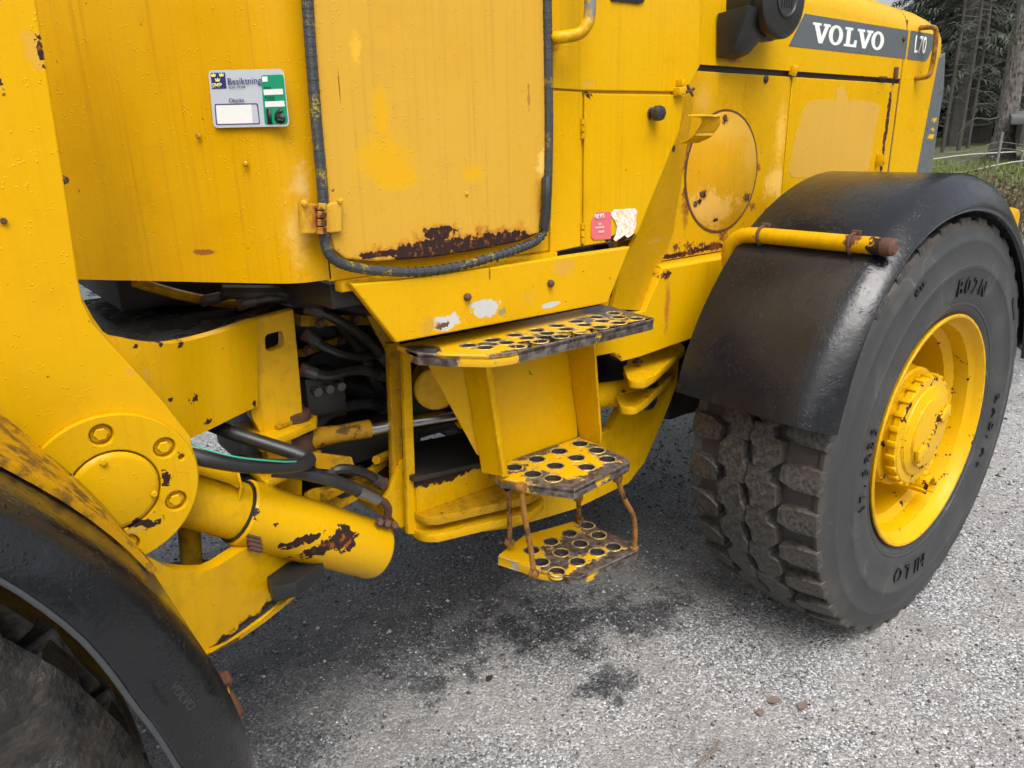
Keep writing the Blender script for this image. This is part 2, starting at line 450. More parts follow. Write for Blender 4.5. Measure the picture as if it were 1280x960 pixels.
def axis_pts(lo, hi, near, step, grow):
    a = [near]; st = step
    while a[-1] < hi: a.append(a[-1] + st); st *= grow
    b = [near - step]; st = step * grow
    while b[-1] > lo: b.append(b[-1] - st); st *= grow
    return sorted(b) + a
gxs = axis_pts(-300, 420, 2.0, .25, 1.07); gys = axis_pts(-300, 420, 1.5, .25, 1.07)
g = MB().grid([[V(x, y, gz(x, y)) for x in gxs] for y in gys]).build('ground', ground_mat())
tag(g, kind='structure')

# ------------------------------------------------------------------ the wheel loader
L0 = V(0.9, 1.95, 0.0)
ROOT = bpy.data.objects.new('wheel_loader', None); COL.objects.link(ROOT); ROOT.location = L0
ROOT['is_root_offset'] = True
tag(ROOT, 'weathered yellow articulated wheel loader with black fenders standing on wet gravel', 'wheel loader')
W = ROOT
CX_R, CZ = 2.26, 0.628           # rear wheel centre
CX_F = -0.535                     # front wheel centre
CY = 1.025                        # near wheels' middle plane
MIDY = 1.95                       # machine's centre line

# --- lift tower (big plate at the left) with the bolted trunnion cap
PC = V(.192, 1.336, .922)
YT = 1.35
arc = [V(PC.x + .143 * math.cos(math.radians(a)), YT, PC.z + .143 * math.sin(math.radians(a))) for a in range(14, -125, -8)]
tw = [at(-90, -140, YT), at(22, -140, YT), at(45, 0, YT), at(60, 95, YT), at(80, 225, YT), at(98, 350, YT), at(103, 376, YT), at(116, 404, YT), at(140, 431, YT), at(175, 469, YT), at(206, 504, YT), at(238, 545, YT)] + arc + [at(60, 720, YT), at(-90, 640, YT)]
m_tower = paint('tower_yellow', grime=.12, fade=.3, patches=[
    pp(44, 62, YT, 17, 26, OLD, soft=.5, warp=.5), *rustp(50, 62, YT, 4, 16, False), pp(-2, 100, YT, 7, 14, OLD, soft=.2, warp=.3), pp(0, 102, YT, 4, 8, RUST_D, soft=.1),
    pp(162, 465, YT, 6, 5, OLD, soft=.4), pp(46, 565, YT, 5, 7, RUST_D, soft=.1, warp=.6)])
tower = plate('lift_tower', tw, .035, m_tower, W, bev=.003)
m_cap = paint('cap_yellow', chips=.02, grime=.25, patches=[
    pp(208, 598, 1.336, 6, 8, RUST_D, soft=.1, warp=.9, rough=.7), pp(176, 657, 1.336, 26, 9, RUST_D, soft=.12, warp=.7, rough=.7), pp(166, 664, 1.336, 20, 6, OLD, soft=.2, warp=.5), pp(80, 615, 1.336, 5, 14, RUST_D, soft=.12, warp=.6)])
BA = [92 + 60 * k for k in range(6)]
bc = [PC + V(.105 * math.cos(math.radians(a)), 0, .105 * math.sin(math.radians(a))) for a in BA]
hole = PC + V(.118 * math.cos(math.radians(15)), 0, .118 * math.sin(math.radians(15)))
plate('trunnion_cap', ngon(PC, .138, 72, X, Z), .013, m_cap, tower, holes=[ngon(c, .0185, 20, X, Z) for c in bc] + [ngon(hole, .0055, 12, X, Z), ngon(PC, .0735, 48, X, Z)], bev=.0025)
for c in bc: bolt_mb(c + V(0, .0135, 0), -Y_, .0115, .012, 1.35).build('bolt', m_cap, tower)
cover = MB().lathe([(0, .0), (.060, .0), (.067, .002), (.0705, .006), (.0705, .012)], PC + V(0, -.004, 0), Y_, 48).build('trunnion_cover', m_cap, tower)
for a in (100, -20, 220):
    c = PC + V(.061 * math.cos(math.radians(a)), -.004, .061 * math.sin(math.radians(a)))
    bolt_mb(c, -Y_, .006, .007, 0).build('cover_bolt', m_cap, tower)
bolt_mb(at(77, 225, 1.36), V(.6, -.8, 0), .006, .010, 1.2).build('bolt', M['rusty'], tower)
bolt_mb(at(4, 276, YT), -Y_, .005, .006, 0).build('bolt', M['rusty'], tower)

def lerp_tab(tab, a):
    if a >= tab[0][0]: return tab[0][1]
    for (a0, v0), (a1, v1) in zip(tab, tab[1:]):
        if a >= a1: return v1 + (v0 - v1) * (a - a1) / (a0 - a1)
    return tab[-1][1]
EDGE_R = [(165, .642), (157, .646), (148, .664), (140, .675), (131, .682), (121, .682), (111, .674), (99, .660), (84, .648), (69, .642), (53, .640), (10, .640)]
OUT_R = [(165, .718), (140, .719), (115, .731), (90, .745), (60, .748), (10, .745)]
# --- yellow splash strip between the tower foot and the front fender
rows = []
for a in range(24, 114, 3):
    t = math.radians(a); k = min(1.0, max(0.0, (a - 24) / 24)); k = k * k * (3 - 2 * k); rr = lerp_tab(OUT_R, 180 - a) + .044 + .0105
    y0_ = .955 + .03 * (1 - k); y1 = y0_ + .03 + .32 * k
    rows.append([V(CX_F + rr * math.cos(t), y0_ + (y1 - y0_) * q_, CZ + rr * math.sin(t)) for q_ in (0, .33, .66, 1)])
MB().sheet(rows, .008, V(1, 0, 1)).build('fender_bracket', paint('bracket_yellow', (.52, .26, .004), grime=.5, gritty=.85, chips=.06), W)
plate('tower_foot', [at(-40, 560, 1.325), at(30, 585, 1.325), at(72, 622, 1.325), at(120, 668, 1.325), at(100, 700, 1.325), at(-40, 640, 1.325)], .02, M['yel'], W)

# --- front frame: side plates that close in towards the articulation joint
def ribbon(name, cols, t, mat, parent, bevel=.0, hint=(-.3, -1, 0), sub=3):
    top = smooth_path([at(x, a, y) for (x, a, b, y) in cols], sub); bot = smooth_path([at(x, b, y) for (x, a, b, y) in cols], sub)
    rows = [[p + (q - p) * k / 3 for p, q in zip(top, bot)] for k in range(4)]
    return MB().sheet(rows, t, hint).build(name, mat, parent, bevel)
m_frame = paint('frame_yellow', chips=.035, grime=.3, patches=[
    pp(170, 433, 1.40, 4, 3, RUST_D, soft=.2), pp(202, 431, 1.42, 4, 4, RUST_D, soft=.2), pp(226, 431, 1.44, 5, 4, RUST_D, soft=.2), pp(184, 472, 1.41, 8, 9, OLD, soft=.4, warp=.9),
    pp(262, 528, 1.47, 6, 4, RUST_D, soft=.1, warp=.6), pp(244, 498, 1.46, 6, 4, RUST_D, soft=.1, warp=.9), pp(213, 500, 1.43, 3, 3, RUST_D, soft=.1), pp(317, 503, 1.53, 2.5, 4, RUST_D, soft=.1)])
fp = ribbon('frame_side_plate', [(96, 360, 470, 1.375), (128, 414, 500, 1.385), (160, 424, 545, 1.395), (200, 430, 560, 1.42), (230, 427, 551, 1.445), (260, 420, 538, 1.475), (292, 410, 522, 1.50), (322, 400, 508, 1.53)], .025, m_frame, W)
YB = 1.545
pb = [at(314, 402, YB), at(367, 387, YB), at(373, 450, YB), at(379, 522, YB), at(377, 660, YB), at(345, 660, YB), at(338, 600, YB), at(332, 556, YB), at(322, 534, YB), at(314, 520, YB)]
slot = rounded([at(331, 419, YB), at(354, 413, YB), at(355, 434, YB), at(333, 440, YB)], .012)
plate('frame_hinge_plate', pb, .03, M['yel_rough'], W, holes=[slot])
# dark wet top plate of the front frame with standing water
m_top = NT('wet_greasy_plate')
_n = m_top.noise(9, 4, .6); _p = m_top.step(m_top.math('ADD', _n, m_top.math('MULTIPLY', m_top.noise(40, 4), .15)), .52, .57)
m_top = m_top.done(m_top.mix(_p, (.016, .013, .011), (.03, .03, .03)), m_top.mixf(_p, .45, .03), 0.0, m_top.bump(m_top.math('MULTIPLY', m_top.math('SUBTRACT', 1.0, _p), m_top.noise(60, 5)), .5, .003))
plate('frame_top_plate', [atz(60, 330, 1.115), V(.75, 2.15, 1.115), V(.62, 1.60, 1.115), V(.54, 1.565, 1.115), V(.45, 1.52, 1.115), V(.36, 1.49, 1.115), V(.22, 1.46, 1.115), V(-.3, 1.40, 1.115), V(-.5, 2.3, 1.115)], .02, m_top, W, hint=Z)
MB().lathe([(.10, 0), (.12, .01), (.12, .05), (.09, .06), (.09, .11)], V(.55, 1.95, 1.115), Z, 32, True).build('hinge_bearing', M['black'], W)
# curved yellow guard under the cab, over the frame top
MB().tube(smooth_path([at(168, 352, 1.62), at(215, 366, 1.64), at(262, 376, 1.68), at(300, 380, 1.72), at(345, 376, 1.80)]), .011, 8).build('guard_rail', M['yel_dirty'], W)
# lower frame plate
m_low = paint('lower_frame_yellow', chips=.045, grime=.3, gritty=.12, patches=[pp(280, 800, 1.375, 20, 10, RUST_D, soft=.4, warp=.7), pp(308, 780, 1.40, 20, 10, RUST_D, soft=.4, warp=.7), pp(338, 757, 1.43, 20, 10, RUST_D, soft=.4, warp=.7), pp(362, 735, 1.455, 16, 12, RUST_D, soft=.4, warp=.6), pp(382, 700, 1.48, 12, 18, RUST_D, soft=.3, warp=.6), pp(400, 690, 1.5, 20, 14, RUST_D, soft=.3, warp=.5)])
ribbon('lower_frame_plate', [(150, 690, 880, 1.335), (185, 696, 862, 1.34), (215, 711, 840, 1.35), (262, 712, 814, 1.36), (300, 690, 785, 1.39), (330, 679, 762, 1.42), (366, 688, 735, 1.46), (402, 700, 711, 1.50)], .03, m_low, W)
plate('lower_hinge_lug', [atz(352, 705, .60), atz(402, 690, .60), atz(404, 704, .60), atz(370, 728, .60), atz(340, 735, .60), V(.5, 1.75, .6), V(.8, 1.75, .6)], .035, M['black'], W, hint=Z)
MB().sheet([[at(258, 818, 1.355), at(300, 790, 1.385), at(330, 768, 1.415), at(364, 740, 1.455)], [at(246, 826, 1.335), at(300, 795, 1.375), at(332, 771, 1.405), at(368, 742, 1.445)]], .012, V(0, -1, .3)).build('lower_flange', M['yel_rough'], W)
MB().cyl(V(.32, 1.50, .56), V(.34, 1.50, .80), .022, 14, .003).build('grease_rod', M['yel_dirty'], W)
MB().lathe([(.12, 0), (.12, .02), (.07, .03)], V(.30, 1.55, .555), Z, 32, True).build('rod_flange', M['black'], W)

# --- hoist cylinder with its bracket
ca, cb = at(262, 629, 1.45), at(470, 688, 1.45)
ax = (cb - ca).normalized(); L = (cb - ca).length
m_cyl = paint('cylinder_yellow', grime=.15, chips=.02, rough=.3, patches=[
    pp(318, 641, 1.38, 6, 8, RUST_D, soft=.1, warp=.8), *rustp(402, 684, 1.39, 34, 9, False), *rustp(372, 677, 1.39, 22, 7, False), *rustp(432, 674, 1.39, 10, 17, False), pp(345, 656, 1.38, 3, 3, RUST_D, soft=.1)])
cyl = MB().lathe([(.0, .065), (.066, .065), (.0700, .070), (.0700, L - .012), (.066, L), (.0, L)], ca, ax, 40).build('hoist_cylinder', m_cyl, W)
MB().cyl(ca - ax * .14, ca + ax * .07, .060, 32, .004).build('cylinder_head', M['yel_rough'], cyl)
MB().tube([ca + ax * .06, ca + ax * .068], .066, 24).build('seal', M['black'], cyl)
br = [at(243, 596, 1.40), at(252, 590, 1.40), at(290, 602, 1.40), at(300, 608, 1.40)]
MB().sheet([[p for p in br], [p + V(.015, .07, .02) for p in br]], .007, V(0, -1, 1)).build('hose_bracket', M['yel'], cyl, .0015)
MB().sheet([[at(300, 608, 1.40), at(296, 628, 1.40)], [at(301, 607, 1.40) + V(.015, .07, .02), at(300, 626, 1.40) + V(.015, .07, .0)]], .006, V(-1, -1, 0)).build('bracket_lip', M['yel'], cyl, .0015)
for k in range(4): MB().cyl(ca + ax * .055 + V(0, -.062, -.03 - .01 * k), ca + ax * .085 + V(0, -.062, -.03 - .01 * k), .006, 8).build('gland_bolt', M['rusty'], cyl)
# hoses
h1 = smooth_path([at(205, 560, 1.40), at(245, 571, 1.37), at(300, 581, 1.36), at(350, 583, 1.37), at(378, 580, 1.385), at(386, 575, 1.40), at(376, 569, 1.42), at(340, 557, 1.46), at(290, 541, 1.52), at(250, 525, 1.60)])
ho = MB().tube(h1, .0155, 12).build('hydraulic_hose', M['hose'], W)
st = smooth_path([at(236, 553, 1.375), at(262, 563, 1.353), at(300, 572, 1.343), at(350, 577, 1.353), at(370, 577, 1.368)])
MB().tube(st, .002, 5).build('hose_stripe', M['green_line'], ho)
h2 = smooth_path([at(340, 588, 1.43), at(380, 592, 1.41), at(420, 602, 1.405), at(450, 614, 1.405)])
ho2 = MB().tube(h2, .0145, 12).build('hydraulic_hose', M['hose'], W)
MB().tube([at(448, 613, 1.405), at(462, 619, 1.405), at(472, 624, 1.405)], .0165, 12).build('hose_ferrule', M['steel'], ho2)
MB().tube(smooth_path([at(470, 623, 1.405), at(480, 628, 1.405), at(485, 636, 1.41), at(484, 648, 1.42)]), .010, 10).build('elbow_fitting', M['rusty'], ho2)
for k in range(3): bolt_mb(at(474 + 9 * k, 653 + 2 * k, 1.41), V(-.2, -1, .5), .009, .014, 1.2).build('flange_bolt', M['rusty'], ho2)
for k, (dy, z0) in enumerate(((0, 0), (.05, -.03), (.10, .02))):
    MB().tube(smooth_path([V(.30, 1.62 + dy, 1.02 + z0), V(.6, 1.72 + dy, .98 + z0), V(.95, 1.80 + dy, 1.0 + z0), V(1.3, 1.78 + dy, 1.05 + z0)]), .017, 10).build('hydraulic_hose', M['hose'], W)

# --- steering cylinder
ra, rb, rc = at(383, 549, 1.57), at(556, 520, 1.53), at(800, 488, 1.45)
d2 = (rc - ra).normalized()
scy = MB().lathe([(.0, 0), (.036, 0), (.039, .004), (.039, (rc - rb).length * .93), (.034, (rc - rb).length * .97), (.0, (rc - rb).length * .97)], rb + (rc - rb) * .06, (rc - rb), 28).build('steering_cylinder', M['yel_rough'], W)
MB().cyl(ra + (rb - ra) * .42, rb + (rc - rb) * .1, .0185, 20).build('piston_rod', M['chrome'], scy)
MB().tube([ra, ra + (rb - ra) * .2, ra + (rb - ra) * .43], .02, 16, radii=[.028, .021, .023]).build('rod_end', paint('rod_end_greasy', (.40, .21, .01), chips=.14, gritty=.9), scy)
MB().lathe([(.018, -.022), (.038, -.022), (.038, .022), (.018, .022), (.018, -.022)], ra - d2 * .02, Z, 20).build('rod_eye', M['rusty'], scy)
for dz in (.034, -.052):
    p = ra - d2 * .02
    MB().add([p + V(-.12, -.10, dz), p + V(.03, -.045, dz), p + V(.05, -.01, dz), p + V(.04, .05, dz), p + V(-.12, .08, dz),
              p + V(-.12, -.10, dz + .018), p + V(.03, -.045, dz + .018), p + V(.05, -.01, dz + .018), p + V(.04, .05, dz + .018), p + V(-.12, .08, dz + .018)],
             [(4, 3, 2, 1, 0), (5, 6, 7, 8, 9)] + [(i, (i + 1) % 5, (i + 1) % 5 + 5, i + 5) for i in range(5)]).build('steering_lug', M['yel_rough'], W, .003)

# --- interior masses under the cab (transmission, shafts, axles)
MB().box((.98, 1.66, .72), (1.75, 2.35, 1.17)).box((1.05, 1.60, .85), (1.5, 1.70, 1.1)).build('transmission', M['black'], W, .02)
MB().cyl(V(-.4, MIDY, .62), V(2.2, MIDY, .62), .05, 16).build('drive_shaft', M['black'], W)
for cx in (CX_R, CX_F):
    MB().lathe([(.11, 0), (.11, .35), (.22, .6), (.24, .75), (.22, .9), (.11, 1.15), (.11, 1.5)], V(cx, 1.2, CZ), Y_, 28, True).build('axle', M['black'], W)
MB().box((1.9, 1.52, .55), (3.3, 2.38, 1.12)).build('engine_block', M['black'], W, .03)
MB().box((-1.0, 1.50, .60), (.12, 2.40, 1.09)).build('front_frame_body', M['black'], W, .02)
MB().box((.62, 1.33, 1.175), (1.34, 2.60, 1.225)).build('cab_floor', M['black'], W, .004)
MB().add([at(440, 362, 1.60), at(466, 352, 1.60), at(500, 432, 1.60), at(500, 472, 1.60)] + [p + V(.01, .03, 0) for p in (at(440, 362, 1.60), at(466, 352, 1.60), at(500, 432, 1.60), at(500, 472, 1.60))],
         [(0, 1, 2, 3), (7, 6, 5, 4), (0, 4, 5, 1), (1, 5, 6, 2), (2, 6, 7, 3), (3, 7, 4, 0)]).build('cab_bracket', M['yel_dirty'], W, .002)
MB().tube([at(372, 400, 1.62), at(462, 399, 1.66)], .018, 4).build('cross_bar', M['yel_dirty'], W)
MB().tube([at(376, 442, 1.66), at(432, 421, 1.74)], .012, 4).build('brace', M['yel_dirty'], W)
MB().tube(smooth_path([at(372, 495, 1.68), at(420, 482, 1.72), at(480, 492, 1.75), at(500, 480, 1.8)]), .022, 10).build('hydraulic_hose', M['hose'], W)
MB().tube(smooth_path([at(370, 372, 1.55), at(420, 378, 1.6), at(470, 390, 1.62), at(500, 400, 1.66)]), .02, 10).build('hydraulic_hose', M['hose'], W)
plate('gusset', [at(384, 498, 1.75), at(424, 468, 1.75), at(432, 470, 1.75), at(433, 526, 1.75), at(415, 526, 1.75), at(415, 498, 1.75)], .02, M['yel_dirty'], W)
MB().tube([at(470, 575, 1.55), at(498, 562, 1.62)], .012, 6).build('brace', M['yel_dirty'], W)

MB().box((.62, 1.80, .60), (.99, 2.25, 1.11)).box((.70, 1.72, 1.00), (1.02, 1.84, 1.13)).build('joint_dark_filler', M['black'], W, .02)  # dark mass added to close bright see-through gaps in the joint
MB().box((.34, 1.80, 1.137), (1.0, 2.30, 1.228)).build('under_cab_dark_filler', M['black'], W, .01)  # dark box added below the cab to keep that gap black
for k in range(5): MB().tube(smooth_path([V(.50 + .05 * k, 1.60 + .03 * k, 1.19 - .012 * k), V(.72, 1.58 + .03 * k, 1.165 - .02 * k), V(.95, 1.60 + .03 * k, 1.16 - .02 * k), V(1.2, 1.62 + .02 * k, 1.15)]), .015, 8).build('hydraulic_hose', M['hose'], W)
MB().tube(smooth_path([at(420, 400, 1.70), at(452, 440, 1.72), at(470, 480, 1.72), at(490, 500, 1.74)]), .018, 8).build('hydraulic_hose', M['hose'], W)
MB().box((.56, 1.62, .70), (.98, 1.82, .79)).build('low_dark_filler', M['black'], W, .01)  # another added black box that darkens the joint gap
rc_ = random.Random(21)
def hose(pts, r=.014, ends=True):
    pth = smooth_path(pts, 6); o = MB().tube(pth, r, 9).build('hydraulic_hose', M['hose'], W)
    if ends:
        for a, b in ((pth[0], pth[1]), (pth[-1], pth[-2])):
            d_ = (b - a).normalized(); MB().tube([a, a + d_ * .035], r * 1.18, 10).build('hose_ferrule', M['dsteel'], o); MB().lathe([(r * 1.35, 0), (r * 1.35, .014)], a - d_ * .006, d_, 6, True).build('hose_nut', M['rusty'], o)
    return o
hose([at(382, 418, 1.62), at(410, 436, 1.60), at(448, 446, 1.62), at(486, 440, 1.66)], .012)
hose([at(378, 462, 1.60), at(408, 470, 1.58), at(446, 462, 1.60), at(482, 470, 1.64)], .013)
hose([at(384, 384, 1.58), at(414, 396, 1.57), at(452, 420, 1.60), at(484, 452, 1.62)], .012)
hose([at(392, 530, 1.66), at(420, 512, 1.64), at(460, 505, 1.66), at(486, 512, 1.70)], .015)
hose([at(300, 380, 1.60), at(340, 372, 1.58), at(372, 374, 1.60), at(404, 380, 1.63)], .011)
hose([at(256, 376, 1.66), at(300, 366, 1.62), at(350, 362, 1.60), at(400, 370, 1.62)], .010)
hose([at(404, 596, 1.52), at(424, 586, 1.50), at(452, 590, 1.50), at(478, 604, 1.52)], .012)
for px, py, Y in ((396, 402, 1.60), (440, 398, 1.63), (382, 436, 1.655), (424, 424, 1.725)): bolt_mb(at(px, py, Y) + V(0, -.014, 0), -Y_, .009, .010, 1.4).build('bolt', M['rusty'], W)
plate('hose_clamp_plate', [at(392, 566, 1.50), at(440, 572, 1.50), at(446, 590, 1.50), at(396, 586, 1.50)], .012, M['yel_dirty'], W)
MB().lathe([(.034, 0), (.036, .004), (.036, .02), (.022, .026), (.022, .034), (0, .034)], ra - d2 * .02 + V(0, 0, .052), Z, 20).build('pin_cap', M['rusty'], W)
MB().obox(ra - d2 * .02 + V(-.03, -.02, .058), V(.03, .01, 0), V(-.003, .012, 0), V(0, 0, .004)).build('pin_lock_plate', M['yel_dirty'], W, .002)
MB().lathe([(.07, 0), (.075, .006), (.075, .022), (.05, .03), (.05, .05), (0, .05)], at(412, 612, 1.60), Z, 24).build('lower_pivot_cap', M['black'], W)
plate('pivot_ear', rounded([at(384, 612, 1.52), at(440, 600, 1.56), at(452, 622, 1.54), at(420, 640, 1.50), at(388, 636, 1.50)], .02), .02, M['yel_dirty'], W, hint=Z)
MB().tube([at(404, 622, 1.49), at(455, 596, 1.55), at(490, 570, 1.62)], .012, 4).build('brace', M['yel_dirty'], W)
m_valve = MB().box((.66, 1.60, .86), (.76, 1.70, .96)).build('valve_block', M['black'], W, .006)
for k in range(3): MB().cyl(V(.68 + .03 * k, 1.60, .93), V(.68 + .03 * k, 1.575, .93), .011, 8).build('valve_plug', M['dsteel'], m_valve)
# --- rear frame
m_rf = paint('rear_frame_yellow', chips=.05, grime=.4, gritty=.12, patches=[pp(560, 592, 1.47, 60, 9, RUST_D, soft=.2, warp=.5)])
plate('frame_post', [at(486, 430, 1.52), at(500, 428, 1.52), at(503, 540, 1.52), at(505, 652, 1.52), at(492, 652, 1.52), at(490, 540, 1.52)], .02, M['yel_dirty'], W)
plate('frame_post', [at(503, 432, 1.48), at(513, 430, 1.48), at(518, 560, 1.48), at(522, 668, 1.48), at(510, 668, 1.48), at(507, 560, 1.48)], .015, M['yel_rough'], W)
plate('frame_gusset', [at(478, 630, 1.51), at(503, 575, 1.51), at(514, 572, 1.51), at(518, 655, 1.51), at(500, 660, 1.51)], .015, M['yel_rough'], W)
plate('rear_frame_side_plate', [at(519, 596, 1.47), at(640, 568, 1.47), at(738, 548, 1.47), at(764, 536, 1.47), at(776, 512, 1.47), at(790, 470, 1.47), at(800, 420, 1.47), at(850, 440, 1.47), at(846, 482, 1.47), at(828, 528, 1.47), at(806, 578, 1.47), at(786, 604, 1.47), at(720, 636, 1.47), at(640, 660, 1.47), at(524, 676, 1.47)], .03, m_rf, W)
plate('frame_ledge', [at(517, 597, 1.46), at(640, 570, 1.46), at(640, 570, 1.46) + V(.05, .22, 0), at(517, 597, 1.46) + V(0, .22, 0)], .014, M['black'], W, hint=Z)
for i, z in enumerate((.545, .505)):
    pl = [V(.87, 1.36, z), V(.90, 1.335, z), V(1.15, 1.27, z), V(1.22, 1.29, z), V(1.24, 1.33, z), V(1.18, 1.40, z), V(1.2, 1.75, z), V(.85, 1.75, z)]
    sh = at(526, 654 + 22 * i, 1.42) - V(.87, 1.42, z)
    pl = [p + V(sh.x + .02, .085, sh.z) for p in pl]
    plate('hinge_plate', rounded(pl, [.02, .0, .02, .03, .03, 0, 0, 0]), .024, M['yel_dirty' if i == 0 else 'yel_rough'], W, hint=Z)
MB().cyl(at(536, 652, 1.50) + V(0, 0, -.01), at(536, 652, 1.50) + V(0, 0, .05), .03, 16, .004).build('hinge_pin', M['black'], W)
# upper frame rail below the engine hood, with a rounded top edge
YR = 1.35
zt, zb = at(840, 331, YR).z, at(830, 448, YR).z
m_rail = paint('rail_yellow', grime=.25, chips=.01, patches=[*rustp(832, 344, YR, 6, 4), pp(834, 385, YR, 5, 45, (.42, .16, .02), soft=.9, warp=.35), pp(760, 460, YR, 22, 14, RUST_D, soft=.15, warp=.5)])  # the low dark patch paints the shade of a hole under the step
rail = plate('frame_rail', [at(829, 336, YR), at(806, 389, YR), at(735, 403, YR), at(735, 447, YR), at(768, 441, YR), at(776, 452, YR), at(800, 446, YR), at(862, 424, YR), V(3.2, YR, at(862, 424, YR).z), V(3.2, YR, zt - .022)], .03, m_rail, W, bev=.002)
x0 = at(829, 336, YR).x
rows = []
for k in range(7):
    a = math.radians(15 * k); rows.append([V(x, YR + .022 * (1 - math.cos(a)), zt - .022 + .022 * math.sin(a)) for x in (x0, 1.9, 2.4, 3.2)])
rows.append([V(x, YR + .10, zt) for x in (x0, 1.9, 2.4, 3.2)])
MB().sheet(rows, .01, V(0, -1, 1)).build('rail_top', m_rail, rail)
# steering lug on the rear frame
z1 = .845
lug = [atz(778, 458, z1), atz(800, 446, z1), atz(850, 428, z1), atz(857, 434, z1), atz(820, 468, z1), atz(806, 477, z1), atz(786, 476, z1)]
lb = plate('steering_lug', rounded(lug, [.02, 0, 0, .01, .02, .03, .03]), .022, M['yel_rough'], W, hint=Z)
z2 = .75
plate('steering_lug', rounded([p + V(-.0, .03, -.085) for p in lug], [.02, 0, 0, .01, .02, .03, .03]), .022, M['yel_rough'], W, hint=Z)
MB().lathe([(.0, -.05), (.03, -.05), (.04, -.03), (.04, .03), (.03, .05), (0, .05)], at(806, 489, 1.44), Z, 20).build('pivot_bushing', M['black'], W)
bolt_mb(at(797, 455, 1.40) + V(0, 0, .004), Z, .011, .014, 1.4).build('lug_bolt', M['rusty'], W)

# --- cab
m_cab = paint('cab_yellow', (.585, .305, .0), grime=.5, fade=.35, patches=[pat(at(375, 232, 1.31), (.022, .03, .045), (.62, .40, .11), soft=.8, warp=.5), pat(at(372, 290, 1.31), (.03, .04, .08), (.66, .39, .06), soft=.8, warp=.4), pat(atp(252, 316, V(.404, 1.461, 1.3), V(.7809, .6247, 0)), (.03, .03, .006), RUST_O, soft=.6, warp=.5)])
cp = [(.610, 1.300), (.580, 1.300), (.560, 1.3015), (.545, 1.307), (.530, 1.318), (.512, 1.336), (.490, 1.3635), (.45, 1.4135), (.40, 1.476), (.35, 1.5385), (.30, 1.601), (.25, 1.6635), (.21, 1.7135), (.19, 1.76), (.18, 1.82), (.18, 2.08), (.19, 2.14), (.30, 2.30), (.538, 2.60), (.60, 2.60)]
zs = [1.240, 1.2425, 1.5, 1.9, 2.3, 2.75]
cab = MB().sheet([[V(x, y, z) for x, y in cp] for z in zs], .012, V(-1, -.5, 0)).build('cab', m_cab, W)
CP0, CN = V(.404, 1.461, 1.3), V(.7809, .6247, 0)          # plane of the slanted cab corner
CNo = -CN
cu_, cv_ = V(.6247, -.7809, 0), Z
def onc(px, py, off=0.0): return atp(px, py, CP0 + CNo * off, CN)
for px, py in ((248, 170), (307, 205), (283, 116)):
    c = onc(px, py)
    if py != 116: MB().lathe([(.0055, 0), (.0052, .002), (.003, .0038), (0, .004)], c, CNo, 14).build('screw', M['yel_dirty'], cab)
YC = 1.30
zc0 = 1.236
def yz(px, py, Y=YC): return at(px, py, Y)
side = [V(.605, YC, zc0), V(.605, YC, 2.75), V(1.87, YC, 2.75), at(876, -40, YC), at(875, 82, YC), at(857, 119, YC), at(849, 165, YC), at(797, 294, YC), V(at(788, 300, YC).x, YC, zc0)]
m_side = paint('side_yellow', grime=.34, fade=.3, patches=[pp(853, 109, 1.292, 7, 6, OLD, soft=.3, warp=.6), pp(736, 119, 1.292, 4, 5, RUST_D, soft=.15, warp=.6), pp(738, 104, 1.292, 7, 6, OLD, soft=.3, warp=.8), pp(778, 297, 1.292, 22, 5, RUST_D, soft=.15, warp=.5)])
plate('cab_side', side, .02, m_side, cab)
YP = 1.293
plate('upper_panel', [at(690, -90, YP), at(877, -90, YP), at(876, 0, YP), at(875, 82, YP), at(858, 115, YP), at(731, 113, YP), at(690, 110, YP)], .006, m_side, cab, bev=.0025)
plate('side_strip', [at(689, 113, YP), at(727.5, 115, YP), at(726, 308, YP), at(688, 316, YP)], .006, m_side, cab, bev=.002)
hp = [at(731, 116.5, YP), at(857, 118.5, YP), at(849, 164, YP), at(797, 291, YP), at(790, 298, YP), at(729.5, 307.5, YP)]
hatch = plate('side_hatch', hp, .006, m_side, W, bev=.0025)
for py in (158, 289):
    h = MB()
    for k in range(3): h.cyl(at(728.6, py - 10 + 9 * k, 1.290), at(728.6, py - 2.5 + 9 * k, 1.290), .0055, 10)
    h.build('hinge', M['yel_rough'], hatch)
kc = at(814, 142, YP)
MB().lathe([(.016, 0), (.016, .004), (.008, .006), (.008, .012)], kc, -Y_, 16, True).build('lock_plate', M['steel'], hatch)
knob = MB(); ks = ngon(kc + V(0, -.012, 0), .019, 7, X, Z); ke = ngon(kc + V(0, -.034, 0), .019, 7, X, Z)
knob.add(ks + ke, [tuple(range(7)), tuple(range(13, 6, -1))] + [(i, (i + 1) % 7, (i + 1) % 7 + 7, i + 7) for i in range(7)]).build('knob', M['rubber'], hatch, .004)
lt = at(850, 113, 1.285)
MB().obox(lt, V(.016, 0, .004), V(0, .012, 0), V(0, 0, .010)).obox(lt + V(.0, 0, .016), V(.008, 0, 0), V(0, .01, 0), V(0, 0, .010)).build('latch', M['yel_rough'], W, .003)
MB().tube([lt + V(.01, -.012, -.004), lt + V(.035, -.016, .004)], .004, 8).tube([lt + V(.012, -.012, .012), lt + V(.03, -.018, -.014)], .0035, 8).build('latch_pin', M['rusty'], W)
